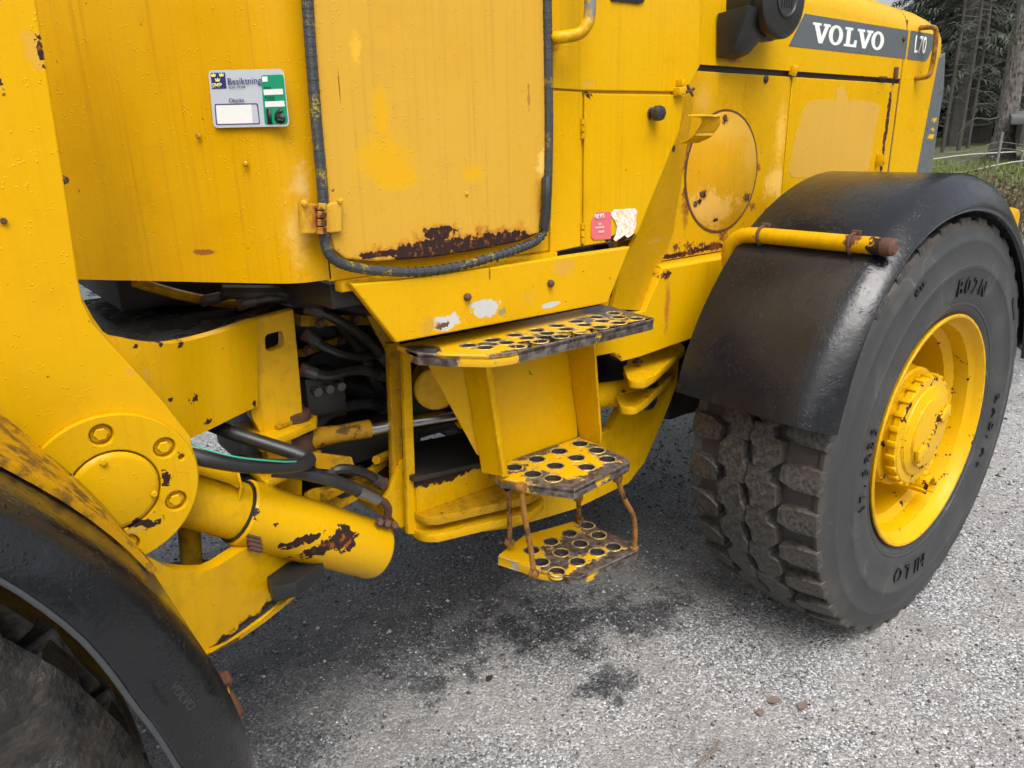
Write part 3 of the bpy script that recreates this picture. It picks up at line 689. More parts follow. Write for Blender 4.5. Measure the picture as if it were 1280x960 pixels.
# warning sticker, half torn away
YS = 1.2905
rs = rounded([at(739, 296, YS), at(740, 275, YS), at(745, 265, YS), at(764, 265, YS), at(764, 299, YS), at(742, 300, YS)], .006)
ws = plate('warning_sticker', rs, .001, M['red'], W, bev=.0003)
text('lettering', 'PULVER', at(743, 274, YS - .0012), X, Z, .016, M['white'], ws, depth=.0004, bold=.02, width=.62)
for k, tx in enumerate(('släcks', 'för eldsläckning', 'behandling')):
    text('lettering', tx, at(748 - 4 * (k == 1), 281 + 5 * k, YS - .0012), X, Z, .008, M['white'], ws, depth=.0003, width=.6)
m_tear = NT('torn_sticker_paper')
_f = m_tear.step(m_tear.noise(150, 5, .7), .50, .56)
m_tear = m_tear.done(m_tear.mix(_f, (.78, .74, .68), (.72, .48, .22)), .7)
random.seed(3)
tp = [at(764 + 17 + 17 * math.cos(a) * (1 + .12 * random.random()), 279 + 18 * math.sin(a) * (1 + .15 * random.random()), YS) for a in [2 * PI * k / 26 for k in range(26)]]
tp = [at(x + random.uniform(-1, 1), y + random.uniform(-1, 1), YS) for x, y in ((763, 266), (768, 262), (776, 261), (785, 260.5), (793, 261), (796, 264), (796, 272), (795, 280), (794, 288), (791, 294), (785, 297), (780, 295), (775, 299), (769, 302), (766, 298), (770, 292), (772, 284), (768, 276), (765, 270))]
plate('torn_sticker', tp, .0008, m_tear, W, bev=.0002)
# inspection sticker on the slanted corner
stk_q = [onc(260, 88, .001), onc(354, 86, .001), onc(362, 158, .001), onc(267, 160, .001)]
stk = plate('inspection_sticker', rounded(stk_q, .009), .0012, M['stk_grey'], W, bev=.0003)
def q(*p): return [onc(a, b, .0017) for a, b in p]
def q2(*p): return [onc(a, b, .0024) for a, b in p]
plate('green_panel', rounded(q((326, 94), (354, 93), (360, 155), (331, 156)), .005), .0008, M['stk_green'], stk, bev=.0002)
plate('crest_panel', q((263, 91), (281, 90.5), (283, 110.5), (265, 111)), .0008, M['stk_blue'], stk, bev=.0002)
plate('white_field', q2((329, 112), (353, 111), (354, 118), (330, 119)), .0008, M['stk_white'], stk, bev=.0002)
plate('white_field', q2((331, 127), (355, 126), (356, 133), (331.5, 134)), .0008, M['stk_white'], stk, bev=.0002)
plate('number_field_rim', rounded(q((268, 130), (322, 129), (325, 155), (270, 156)), .003), .0006, M['stk_blue'], stk, holes=[rounded(q((269, 131), (321, 130), (324, 154), (271, 155)), .003)], bev=.0001)
plate('number_field', q((270, 132), (314, 131), (316, 154), (272, 155)), .0008, M['stk_white'], stk, bev=.0002)
plate('crest_panel', q2((327.5, 96), (334, 95.6), (334.6, 102), (328, 102.4)), .0006, M['white'], stk, bev=.0001)
sd_u = (onc(354, 86) - onc(260, 88)).normalized(); sd_v = Z
def stext(t, px, py, hpx, mat, lift=.0026, **k):
    o = onc(px, py, lift); sz = (onc(px, py - hpx) - onc(px, py)).length / .72
    text('lettering', t, o, cu_, cv_, sz, mat, stk, depth=.0003, **k)
stext('SMP', 265.2, 109.6, 5.4, M['stk_yel'], bold=.02, width=1.12)
stext('Besiktning', 284.5, 106, 8.6, M['stk_blue'], bold=.0, width=1.02)
stext('Tel. 010 - 519 54 00', 285.5, 110.5, 2.8, M['stk_blue'], width=.78)
stext('Objekt', 286, 128, 5.0, M['stk_blue'], bold=.0, width=1.15)
stext('16', 331.0, 153.4, 16.5, M['stk_black'], bold=.06, width=1.30)
stext('Besiktigad', 330, 110.3, 2.2, M['stk_black'], width=.8); stext('Nästa besiktning', 331, 122.5, 2.2, M['stk_black'], width=.7); stext('se protokoll', 334, 125.5, 2.2, M['stk_black'], width=.7)
for (px, py) in ((266.6, 95), (276.6, 94.6), (271.8, 101)):            # three crowns
    c = [(0, 0), (5, 0), (5.8, -4.6), (4.0, -2.2), (2.6, -5.2), (1.1, -2.2), (-.8, -4.6)]
    plate('crown', [onc(px - 2.4 + a, py + 1 + b, .0026) for a, b in c], .0005, M['stk_yel'], stk, bev=.0001)

# --- door with rubber seal, hinge and rusted lower edge
YD = 1.272
dpx = [(386, -150), (390, -40), (395, 60), (402, 150), (409, 240), (413, 290), (418, 312), (432, 324), (470, 327), (540, 322), (600, 312), (650, 302), (674, 292), (681, 272), (683.5, 200), (683.5, 60), (682, -60), (681, -150)]
rp = []
for (a, b, c, d) in ((544, 292, 23, 7), (575, 305, 17, 8), (632, 298, 27, 9), (655, 305, 24, 6), (600, 308, 14, 7), (480, 317, 30, 4), (520, 312, 34, 6), (560, 312, 66, 10), (640, 305, 44, 9), (612, 302, 26, 11), (536, 306, 26, 9)): rp += rustp(a, b, YD, c, d)
for (a, b, c, d) in ((681, 238, 4, 16), (680, 270, 4, 26)): rp += rustp(a, b, YD, c, d, True)
YP = (.66, .355, .010)
yp = [pp(476, 140, YD, 15, 44, YP, soft=.6, warp=.3, rough=.4), pp(480, 195, YD, 44, 38, YP, soft=.75, warp=.3, rough=.4), pp(496, 222, YD, 30, 22, YP, soft=.4, warp=.25, rough=.4), pp(592, 216, YD, 20, 15, YP, soft=.8, warp=.3, rough=.4), pp(445, 62, YD, 10, 30, (.76, .41, .03), soft=.8),
      pp(678, 205, YD, 8, 26, (.80, .50, .10), soft=.5, warp=.6), pp(424, 108, YD, 1.2, 26, RUST_O, soft=.6, warp=.2), pp(661, 120, YD, 2, 26, (.36, .19, .03), soft=.9, warp=.9)]
rp = [p for p in rp if p['kind'] != 'rust'] + [p for p in rp if p['kind'] == 'rust']
for px, py, L_ in ((470, 316, 14), (520, 300, 26), (560, 312, 20), (600, 296, 24), (648, 292, 22), (676, 250, 40)): rp.insert(0, pp(px, py, YD, 9, L_, (.50, .23, .02), soft=.9, warp=.6, rough=.6))
m_door = paint('door_faded_yellow', OLD, yp + rp, grime=.30, fade=.3, rough=.42)
door = plate('door', [at(x, y, YD) for x, y in dpx], .024, m_door, W, bev=.004)
gpx = [(381, -150), (380, -60), (384, 0), (389, 70), (396, 160), (403, 235), (405, 285), (409, 312), (424, 328), (460, 337), (520, 340), (572, 333), (620, 320), (656, 308), (674, 298), (682, 282), (684, 250), (685, 232), (686, 160), (685, 60), (684, 0), (683, -150)]
m_seal = NT('door_seal_rubber')
_r = m_seal.noise(240, 3, .6); _k = m_seal.math('MULTIPLY', m_seal.step(m_seal.noise(16, 6, .7), .53, .60), m_seal.step(m_seal.noise(260, 3), .45, .55))
m_seal = m_seal.done(m_seal.mix(_k, (.040, .044, .048), (.30, .22, .02)), .5, 0, m_seal.bump(_r, .6, .003))
gp = smooth_path([at(x, y, 1.268 if y < 300 else 1.262) for x, y in gpx], 6)
MB().tube(gp, .0095, 10, radii=[.0095 if p.z > 1.29 or p.x < .75 else .0085 for p in gp]).build('door_seal', m_seal, door)
rib = MB()
acc = 0.0
for a, b in zip(gp[:-1], gp[1:]):
    acc += (b - a).length
    if acc > .007:
        acc = 0; t = (b - a).normalized(); rib.tube([b - t * .0018, b + t * .0018], .0101, 10)
o = rib.build('seal_ribs', m_seal, door); o['kind'] = 'stuff'
MB().tube(smooth_path([at(683, 222, 1.262), at(683, 240, 1.256), at(682, 262, 1.258), at(679, 285, 1.263)]), .010, 8, radii=None).build('seal_flap', M['rubber'], door)
m_hinge = paint('hinge_yellow', (.62, .34, .02), chips=.05, gritty=.2, patches=[pp(398, 274, 1.255, 16, 26, (.36, .13, .02), soft=.7, warp=.5, rough=.7), pp(402, 274, 1.25, 5, 20, (.09, .03, .012), soft=.5, warp=.8)])
hz = [at(377, 253, 1.262), at(401, 256, 1.262), at(402, 292, 1.262), at(379, 292, 1.262)]
plate('hinge_leaf', hz, .02, m_hinge, door, bev=.003)
plate('hinge_leaf', [at(404, 256, 1.258), at(428, 251, 1.258), at(428, 290, 1.258), at(405, 292, 1.258)], .014, paint('hinge_faded', OLD, chips=.02), door, bev=.003)
for k in range(4): MB().cyl(at(402.5, 254 + 10 * k, 1.250), at(402.5, 262.5 + 10 * k, 1.250), .0085, 12, .001).build('hinge_knuckle', m_hinge, door)
for px, py in ((380, 254), (425, 251)): MB().lathe([(.006, 0), (.005, .004), (0, .006)], at(px, py, 1.258), -Y_, 10).build('weld_bead', m_hinge, door)
MB().lathe([(.0045, 0), (.0035, .003), (0, .004)], at(583, 242, YD), -Y_, 10).build('rivet', m_door, door)
gh = smooth_path([at(690, 48, 1.29), at(694, 47, 1.262), at(706, 46, 1.245), at(724, 42, 1.232), at(733, 32, 1.226), at(737, 18, 1.226), at(738, -30, 1.226), at(738, -160, 1.226)])
m_grab = paint('worn_grab_paint', chips=.07, gritty=.3, patches=[pp(738, 10, 1.226, 8, 30, (.20, .20, .18), soft=.4, warp=.8)])
gb = MB().tube(gh, .0125, 14).build('grab_handle', m_grab, W)
MB().lathe([(.022, 0), (.022, .004), (.014, .007)], at(690, 48, 1.293), -Y_, 20, True).build('handle_base', m_grab, gb)
plate('side_window', [at(757, -80, 1.288), at(812, -80, 1.288), at(806, 2, 1.288), at(800, 5, 1.288), at(765, 1, 1.288)], .012, M['glass'], W)
# --- sill and skirt below the door
MB().box((.62, 1.283, 1.215), (at(697, 315, 1.283).x, 1.31, 1.2355)).build('door_sill', M['yel_rough'], W, .002)
YK = 1.262
sk = [at(438, 355, YK), at(500, 350, YK), at(620, 333, YK), at(788, 308.5, YK), at(760, 379, YK), at(496, 428.5, YK)]
m_skirt = paint('skirt_yellow', grime=.15, patches=[
    pp(556, 403, YK, 20, 10, PRIMER, soft=.12, warp=.45), pp(552, 407, YK, 8, 4, (.12, .06, .045), soft=.2, warp=.5), pp(534, 408, YK, 14, 14, (.55, .30, .02), soft=.7, warp=.8),
    pp(609, 384, YK, 18, 11, PRIMER, soft=.12, warp=.45), pp(627, 388, YK, 5, 6, (.30, .24, .10), soft=.3, warp=.7), pp(688, 381, YK, 13, 4, PRIMER, soft=.15, warp=.35), pp(705, 334, YK, 15, 12, OLD, soft=.15, warp=.25), pp(612, 340, YK, 1.2, 14, (.16, .09, .01), soft=.6, warp=.3), pp(663, 370, YK, 8, 8, (.60, .34, .02), soft=.5, warp=.9)])
skirt = plate('cab_skirt', sk, .022, m_skirt, W, bev=.004)
for px, py in ((583, 371), (687, 354)): MB().lathe([(.0075, 0), (.0085, .003), (.0085, .007), (.006, .011), (.004, .013), (0, .0135)], at(px, py, YK), -Y_, 14).build('bolt', M['rusty'], skirt)
# folded yellow panel behind the hatch edge
m_post = paint('post_yellow', (.575, .31, .0), grime=.2, patches=[pp(842, 186, 1.31, 4, 5, RUST_D, soft=.2), pp(828, 300, 1.34, 26, 4, OLD, soft=.6, warp=.2), pp(802, 386, 1.38, 6, 7, RUST_D, soft=.2)])
lf = [at(857, 120, 1.305), at(849, 166, 1.305), at(823, 228, 1.305), at(797, 292, 1.305), at(775, 340, 1.335), at(765, 386, 1.345)]
rt = [at(868, 110, 1.39), at(864, 152, 1.39), at(853, 216, 1.39), at(842, 290, 1.39), at(826, 330, 1.385), at(806, 388, 1.375)]
MB().sheet([lf, [a * .5 + b * .5 + V(0, -.004, 0) for a, b in zip(lf, rt)], rt], .01, V(.5, -1, -.3)).build('rear_corner_panel', m_post, W)
plate('inner_panel', [at(754, 372, 1.36), at(770, 372, 1.36), at(770, 400, 1.36), at(752, 400, 1.36)], .01, M['yel'], W)
hk = [at(850, 177, 1.31), at(868, 168, 1.27), at(877, 155, 1.25), at(874, 145, 1.25), at(860, 143, 1.26)]
hk2 = [p + V(.03, -.035, 0) for p in hk]
MB().sheet([smooth_path(hk, 4), smooth_path(hk2, 4)], .006, V(0, -1, 1)).build('hook_bracket', M['yel_rough'], W, .0015)

# --- boarding ladder: three perforated steps
def step_mat(name, worn, thr=0.22):
    """yellow paint worn through to brown and bare steel: worn = (x, y, radius x, radius y) of the trodden areas"""
    s = NT(name)
    a = s.noise(24, 5, .72); b = s.noise(60, 4, .65); f2 = s.noise(130, 2, .6)
    e = s.edge(.005, .03, .25)
    sp = s.t.nodes.new('ShaderNodeSeparateXYZ'); s.link(s.coord(), sp.inputs[0])
    best = None
    for (x, y, rx, ry) in worn:
        d = s.vmath('LENGTH', s.vmath('MULTIPLY', s.vmath('SUBTRACT', s.coord(), (x, y, 0)), (1 / rx, 1 / ry, 0)))
        best = d if best is None else s.math('MINIMUM', best, d)
    k = s.math('ADD', best, s.math('MULTIPLY', s.math('SUBTRACT', a, .5), 2.6))
    k = s.math('ADD', k, s.math('MULTIPLY', e, -.25))
    yl = s.step(k, .97 + thr, 1.0 + thr); rim = s.step(k, .88 + thr, .98 + thr)
    chip = s.step(s.noise(40, 4, .7), .36, .34)
    yl = s.math('MULTIPLY', yl, s.math('SUBTRACT', 1.0, chip))
    brown = s.mix(s.step(b, .38, .64), (.085, .060, .050), (.22, .19, .175))
    col = s.mix(rim, brown, (.30, .23, .10)); col = s.mix(yl, col, YEL)
    col = s.mix(s.math('MULTIPLY', e, s.step(a, .38, .52)), col, (.36, .33, .28))
    met = s.math('MULTIPLY', s.math('SUBTRACT', 1.0, rim), .5)
    rg = s.mixf(yl, s.math('ADD', s.math('MULTIPLY', b, .4), .14), .40)
    h = s.math('ADD', s.math('MULTIPLY', yl, .9), s.math('MULTIPLY', f2, .3))
    return s.done(col, rg, met, s.bump(h, .5, .0012))
ms_top = step_mat('worn_step_top', [(1.12, 1.135, .34, .028), (1.36, 1.26, .07, .13), (1.05, 1.20, .05, .02), (.92, 1.23, .04, .02), (1.24, 1.245, .05, .02), (.79, 1.29, .03, .04)])
ms_mid = step_mat('worn_step_mid', [(1.20, 1.12, .16, .042), (1.29, 1.20, .04, .09), (1.06, 1.20, .035, .045), (1.15, 1.34, .08, .022), (1.04, 1.30, .03, .02)])
ms_low = step_mat('worn_step_low', [(1.22, 1.155, .15, .03), (1.34, 1.24, .04, .10), (1.22, 1.28, .07, .04), (1.12, 1.24, .035, .03)])
m_lip = step_mat('worn_step_lip', [(1.30, 1.15, .10, .08), (1.02, 1.15, .07, .05), (.80, 1.25, .04, .05), (1.08, 1.12, .05, .05), (.98, 1.30, .03, .06), (1.12, 1.16, .03, .06)])
m_holeedge = NT('worn_hole_edge'); _n = m_holeedge.noise(45, 4, .65)
m_holeedge = m_holeedge.done(m_holeedge.mix(m_holeedge.step(_n, .42, .55), (.20, .17, .14), (.60, .42, .10)), .32, .25)
m_holerim = dark('shade_dark_hole_wall', (.022, .014, .010), .8, .5, .3, 60)  # wall colour darkened to stand in for shade inside the step holes
def step(outline, z, holes, mat, lip_h, lip_pts, liplist):
    pts = [V(x, y, z) for x, y in outline]
    o = plate('step', pts, .012, mat, W, holes=[ngon(V(x, y, z), r, 16, X, Y_) for x, y, r in holes], bev=.0015, hint=Z)
    P = [V(x, y, z - .003) for x, y in lip_pts]
    MB().sheet([P, [p - V(0, 0, lip_h) for p in P]], .006, V(0, -1, 0)).build('step_lip', liplist, o, .001)
    for x, y, r in holes:
        if r > .012: MB().lathe([(r + .0015, -.016), (r - .0006, -.014), (r - .0006, -.0012), (r + .0012, -.0022)], V(x, y, z), Z, 18).build('hole_rim', m_holerim, o); MB().lathe([(r - .0005, -.001), (r + .0002, .0011), (r + .0028, .0009), (r + .0040, -.0002)], V(x, y, z), Z, 20).build('hole_edge', m_holeedge, o)
    return o
zt_ = 1.070
ho_ = []
for r_, (y, n, x0, x1) in enumerate(((1.172, 7, .955, 1.325), (1.212, 8, .90, 1.305), (1.250, 8, .885, 1.33))):
    for k in range(n): ho_.append((x0 + (x1 - x0) * k / (n - 1), y, .0175))
for k in range(6): ho_.append((.965 + k * .062, 1.192, .006))
step1_out = [(.774, 1.36), (.774, 1.275), (.812, 1.225), (.872, 1.160), (.915, 1.146), (1.345, 1.143), (1.362, 1.15), (1.385, 1.34)]
S1 = step(step1_out, zt_, ho_, ms_top, .024, [(.774, 1.31), (.774, 1.275), (.812, 1.225), (.872, 1.160), (.915, 1.146), (1.345, 1.143), (1.362, 1.15), (1.372, 1.25)], m_lip)
zm = .720
hm = [(1.045 + .075 * k, 1.305, .0205) for k in range(4)] + [(1.055 + .072 * k, 1.245, .0205) for k in range(4)] + [(1.035 + .072 * k + .0, 1.188, .0205) for k in range(2, 4)] + [(1.075, 1.195, .0205)] + [(1.09 + .075 * k, 1.275, .006) for k in range(3)] + [(1.09 + .075 * k, 1.218, .006) for k in range(3)]
step2_out = [(1.00, 1.345), (.985, 1.275), (1.015, 1.205), (1.072, 1.118), (1.275, 1.137), (1.292, 1.15), (1.30, 1.34)]
S2 = step(step2_out, zm, hm, ms_mid, .022, [(1.00, 1.34), (.985, 1.275), (1.015, 1.205), (1.072, 1.118), (1.275, 1.137), (1.292, 1.15), (1.298, 1.26)], m_lip)
zl = .445
hl = [(1.125 + .068 * k, 1.335, .0200) for k in range(4)] + [(1.105 + .070 * k, 1.275, .0200) for k in range(4)] + [(1.105 + .072 * k, 1.215, .0200) for k in range(3)] + [(1.30, 1.205, .0200)] + [(1.14 + .07 * k, 1.305, .006) for k in range(3)] + [(1.14 + .07 * k, 1.243, .006) for k in range(3)]
step3_out = [(1.045, 1.375), (1.16, 1.41), (1.345, 1.37), (1.352, 1.165), (1.335, 1.152), (1.128, 1.160), (1.075, 1.25)]
S3 = step(step3_out, zl, hl, ms_low, .024, [(1.16, 1.405), (1.045, 1.37), (1.075, 1.25), (1.128, 1.160), (1.335, 1.152), (1.352, 1.165), (1.35, 1.27)], m_lip)
# ladder frame between top and middle step
m_lad = paint('ladder_yellow', chips=.04, grime=.2, edge=.5)
back = [V(.985, 1.375, 1.045), V(1.325, 1.375, 1.045), V(1.305, 1.350, .715), V(1.035, 1.350, .715)]
lad = plate('ladder_back', back, .008, m_lad, W)
m_cheek = paint('cheek_yellow', chips=.075, edge=.7, grime=.3)
plate('ladder_cheek', rounded([at(577, 452, 1.345), at(607, 448, 1.265), at(630, 596, 1.262), at(602, 592, 1.335)], 0), .008, m_cheek, lad, hint=V(-1, -.6, 0))
MB().sheet([[at(606, 448, 1.265), at(629, 597, 1.262)], [at(613, 447, 1.27), at(636, 596, 1.268)]], .006, V(0, -1, 0)).build('cheek_edge', m_cheek, lad, .001)
plate('ladder_cheek', [at(708, 436, 1.37), at(737, 430, 1.265), at(752, 545, 1.262), at(746, 556, 1.268), at(722, 549, 1.345)], .008, m_cheek, lad, hint=V(-1, -.6, 0))
plate('ladder_gusset', [at(532, 452, 1.40), at(580, 450, 1.35), at(603, 572, 1.345), at(596, 566, 1.36)], .008, m_cheek, lad, hint=V(-.6, -1, 0))
MB().cyl(at(545, 487, 1.50), at(545, 487, 1.50) + V(.05, .09, 0), .055, 28, .004).build('steering_cylinder_mount', M['yel_rough'], W)
# hanger rods of the lowest step
m_rod = paint('rod_rust_yellow', (.30, .14, .03), chips=.17, gritty=.7, drops=False)
for pts in ([at(652, 609, 1.175), at(655, 640, 1.175), at(664, 690, 1.18), at(667, 717, 1.18)], [at(772, 598, 1.16), at(780, 622, 1.16), at(793, 650, 1.16), at(793, 687, 1.165)],
            [at(635, 612, 1.33), at(637, 640, 1.34), at(637, 678, 1.36)], [at(723, 622, 1.30), at(724, 650, 1.36)]):
    r_ = MB().tube(smooth_path(pts, 6), .0068, 10).build('hanger_rod', m_rod, W)
    for e in (pts[0], pts[-1]): MB().lathe([(0, -.011), (.011, -.009), (.013, 0), (.011, .009), (0, .011)], e, V(.3, -1, 0), 14).build('rod_boss', m_rod, r_)

# --- engine hood
YH = 1.40
m_hood_up = paint('hood_upper_yellow', (.655, .365, .0), grime=.2, fade=.25, patches=[pp(918, 76, YH, 14, 4, (.45, .16, .05), soft=.7, warp=.4)])
zs_ = 1.672
XR = 3.0                                       # seam between hood and rear corner
def hood_prof(drop=0.0, inset=0.0):
    p = [(YH + inset, zs_), (YH + inset, 1.76), (YH + inset, 1.86 - drop)]
    for k in range(1, 7):
        a = math.radians(15 * k); p.append((YH + inset + .09 * (1 - math.cos(a)), 1.86 - drop + .09 * math.sin(a)))
    p += [(1.7, 1.965 - drop), (MIDY, 1.97 - drop), (2.2, 1.965 - drop)]
    for k in range(6, 0, -1):
        a = math.radians(15 * k); p.append((2 * MIDY - YH - inset - .09 * (1 - math.cos(a)), 1.86 - drop + .09 * math.sin(a)))
    p += [(2 * MIDY - YH - inset, 1.86 - drop), (2 * MIDY - YH - inset, zs_)]
    return p
hood = MB().sheet([[V(x, y, z) for y, z in hood_prof(dr)] for x, dr in ((1.6, -.02), (2.0, -.015), (2.5, .0), (2.85, .015), (XR - .004, .025))], .012, V(0, -1, 1)).build('hood', m_hood_up, W)
rear = MB()
rw = []
for x, dr, ins in ((XR + .004, .025, 0), (3.12, .03, 0), (3.24, .045, 0), (3.31, .06, .004), (3.345, .085, .016), (3.36, .12, .03)):
    rw.append([V(x, y, z if k not in (0, len(hood_prof()) - 1) else 1.20) for k, (y, z) in enumerate(hood_prof(dr, ins))])
rear.sheet(rw, .012, V(1, -1, 1))
m_rear = paint('rear_corner_yellow', (.655, .365, .0), grime=.15)
rear_o = rear.build('hood_rear_section', m_rear, W)
YG = 1.397
gp_ = [at(1176, 72, YG), at(1182, 66, YG), at(1180, 110, YG), at(1161, 236, YG), at(1160, 260, YG), at(1139, 262, YG), at(1143, 233, YG)]
m_grey = paint('grey_rear_paint', (.115, .13, .135), fade=.0, grime=.2, patches=[pp(1168, 150, YG, 2.5, 3, YEL, soft=.1), pp(1166, 162, YG, 2, 2, YEL, soft=.1), pp(1164, 171, YG, 4, 3, YEL, soft=.15, warp=.6)])
plate('rear_grille_edge', gp_, .02, m_grey, W)
MB().box((3.25, 1.43, 1.15), (3.352, 2.47, 1.80)).build('radiator_grille', M['greypaint'], W, .01)
# lower side panels
zb_ = 1.143
xs_ = at(990, 97, YH).x
random.seed(11)
_sp = []
for k in range(9):
    a = math.radians(random.uniform(150, 420)); px, py = 901 + 47 * math.cos(a), 214 - 80 * math.sin(a)
    _sp.append(pp(px, py, YH, random.uniform(3, 6), random.uniform(4, 12), RUST_O if k % 2 else (.16, .06, .02), soft=.7, warp=.9, rough=.7))
for k in range(5): _sp.append(pp(845 + 16 * k, 312 - 3 * k + random.uniform(-8, 4), YH, random.uniform(3, 7), random.uniform(3, 7), (.14, .05, .016), soft=.5, warp=.9, rough=.7))
m_p1 = paint('hood_panel_yellow_front', (.62, .338, .002), grime=.35, fade=.6, chips=.01, patches=[
    pp(880, 122, YH, 14, 26, OLD, soft=.8, warp=.5), pp(975, 170, YH, 10, 60, (.76, .44, .05), soft=.9, warp=.4), pp(972, 230, YH, 20, 26, (.78, .47, .09), soft=.7, warp=.4),
    *rustp(850, 318, YH, 24, 3), *rustp(890, 309, YH, 26, 4), pp(858, 250, YH, 6, 60, RUST_O, soft=.9, warp=.6), pp(962, 262, YH, 8, 6, RUST_O, soft=.6, warp=.8), *_sp])
p1 = plate('hood_side_panel', [V(1.50, YH, zb_), V(1.50, YH, 1.655), V(xs_ - .003, YH, 1.655), V(xs_ - .003, YH, zb_)], .02, m_p1, W, bev=.003)
# chalky patch where a decal was taken off
m_p2 = paint('hood_panel_yellow_rear', (.64, .352, .0), grime=.25, fade=.3, patches=[pp(1041, 176, YH, 60, 60, YEL, soft=.9), *rustp(1108, 160, YH, 2, 60)])
p2 = plate('hood_side_panel', [V(xs_ + .003, YH, zb_), V(xs_ + .003, YH, 1.655), V(XR - .006, YH, 1.655), V(XR - .006, YH, zb_)], .02, m_p2, W, bev=.003)
m_chalk = paint('chalk_patch', (.60, .345, .045), grime=.2, fade=.2, rough=.6, drops=True)
ck = [(1005, 134), (1012, 126), (1044, 124), (1047, 111), (1053, 108), (1058, 112), (1059, 124), (1096, 128), (1100, 136), (1094, 165), (1088, 205), (1084, 214), (1050, 217), (1020, 222), (989, 222), (986, 214), (992, 180)]
random.seed(5)
ckp = []
for (a, b), (c, d) in zip(ck, ck[1:] + ck[:1]):
    for k in range(5):
        t = k / 5; ckp.append(at(a + (c - a) * t + random.uniform(-.7, .7), b + (d - b) * t + random.uniform(-.7, .7), YH - .0006))
plate('decal_ghost', ckp, .0006, m_chalk, p2, bev=.0001)
MB().box((1.5, YH + .012, 1.652), (XR - .01, YH + .03, 1.676)).build('hood_seal', M['black'], W)
MB().box((1.72, YH + .002, zb_ - .03), (3.2, YH + .04, zb_ - .003)).build('panel_gap_strip', M['black'], W)
# round access cover
dc = V((at(857, 220, YH).x + at(945, 210, YH).x) / 2, YH, (at(905, 137, YH).z + at(893, 291, YH).z) / 2)
m_disc = paint('access_cover_yellow', (.62, .32, .008), grime=.35, chips=.075, gritty=.05, patches=[
    pp(910, 160, YH, 40, 24, OLD, soft=.8, warp=.4), pp(938, 190, YH, 12, 40, OLD, soft=.7, warp=.4), pp(880, 262, YH, 40, 28, (.74, .42, .08), soft=.6, warp=.5), *rustp(878, 243, YH, 4, 4), *rustp(872, 252, YH, 3, 3), *rustp(893, 275, YH, 3, 2), *rustp(905, 150, YH, 4, 5), *rustp(932, 247, YH, 3, 4)])
disc = MB().lathe([(0, 0), (.168, 0), (.171, .0015), (.172, .006)], dc + V(0, -.004, 0), Y_, 64).build('access_cover', m_disc, W)
MB().lathe([(.1722, .0038), (.1722, .0018), (.1775, .0018), (.1785, .0038)], dc + V(0, -.004, 0), Y_, 64).build('cover_joint', M['rusty'], disc)
for px, py in ((877, 243), (869, 255), (933, 247), (906, 147)): MB().lathe([(.009, 0), (.009, .002), (.005, .003), (0, .003)], at(px, py, YH - .004), -Y_, 12).build('cover_screw', M['rusty'], disc)
MB().lathe([(.011, 0), (.012, .003), (.008, .006), (0, .007)], at(957, 99, YH), -Y_, 14).build('rubber_plug', M['rubber'], p1)
MB().lathe([(.013, 0), (.013, .02), (.009, .028), (0, .03)], at(990, 92, YH - .002) - V(0, 0, .004), V(0, -.4, 1), 14).build('hinge_stop', M['yel_rough'], p1)
# latch on rear panel
lc = at(1098, 200, YH)
MB().obox(lc, V(.022, 0, 0), V(0, .008, 0), V(0, 0, .010)).obox(lc + V(-.018, -.012, .0), V(.005, 0, 0), V(0, .012, 0), V(0, 0, .022)).obox(lc + V(.024, -.006, 0), V(.008, 0, 0), V(0, .010, 0), V(0, 0, .015)).build('panel_latch', M['yel_rough'], p2, .003)
MB().obox(at(1104, 97, YH - .006), V(.022, 0, 0), V(0, .006, 0), V(0, 0, .004)).obox(at(1120, 92, YH - .006), V(.008, 0, 0), V(0, .006, 0), V(0, 0, .022)).build('hood_catch', M['rusty'], W, .002)
MB().box((XR - .0035, YH + .002, 1.2), (XR + .0035, YH + .02, 1.87)).build('seam_rust', M['rusty'], W)
# name stripe
YN = YH - .0012
ds = plate('name_decal', [at(1006, 17, YN), at(1136, 38, YN), at(1132, 73.5, YN), at(986, 57.5, YN)], .0012, M['greydecal'], W, bev=.0003)
plate('name_decal', rounded([at(1139, 38, YN), at(1168, 43, YN), at(1168, 56, YN), at(1158, 77, YN), at(1134, 74, YN)], [0, .006, 0, .02, 0]), .0012, M['greydecal'], W, bev=.0003)
YL = YN - .0010
gV = [(0, 1), (.46, 1), (.46, .87), (.35, .87), (.53, .34), (.69, .87), (.59, .87), (.59, 1), (.98, 1), (.98, .87), (.89, .87), (.60, 0), (.39, 0), (.10, .87), (0, .87)]
gL = [(0, 0), (0, .13), (.11, .13), (.11, .87), (0, .87), (0, 1), (.46, 1), (.46, .87), (.34, .87), (.34, .14), (.56, .14), (.63, .38), (.76, .38), (.74, 0)]
gO = [(.41 + .41 * math.cos(2 * PI * k / 28), .5 + .515 * math.sin(2 * PI * k / 28)) for k in range(28)]
gOi = [(.41 + .185 * math.cos(2 * PI * k / 28), .5 + .37 * math.sin(2 * PI * k / 28)) for k in range(28)]
v0, v1_ = at(1014, 54, YL), at(1103.5, 64, YL)
hgt = at(1016, 27, YL).z - at(1019, 53, YL).z
base_z = at(1019, 53.5, YL).z
glyphs = [(gV, None, 0), (gO, gOi, .92), (gL, None, 1.84), (gV, None, 2.58), (gO, gOi, 3.50)]
tot = 4.32; sx = (v1_.x - v0.x) / tot
for gl, hol, off in glyphs:
    f_ = lambda q_: V(v0.x + (q_[0] + off) * sx, YL, base_z + q_[1] * hgt)
    plate('letter', [f_(c) for c in gl], .0009, M['white'], ds, holes=[[f_(c) for c in hol]] if hol else (), bev=.0002)
x7 = at(1142, 64, YL)
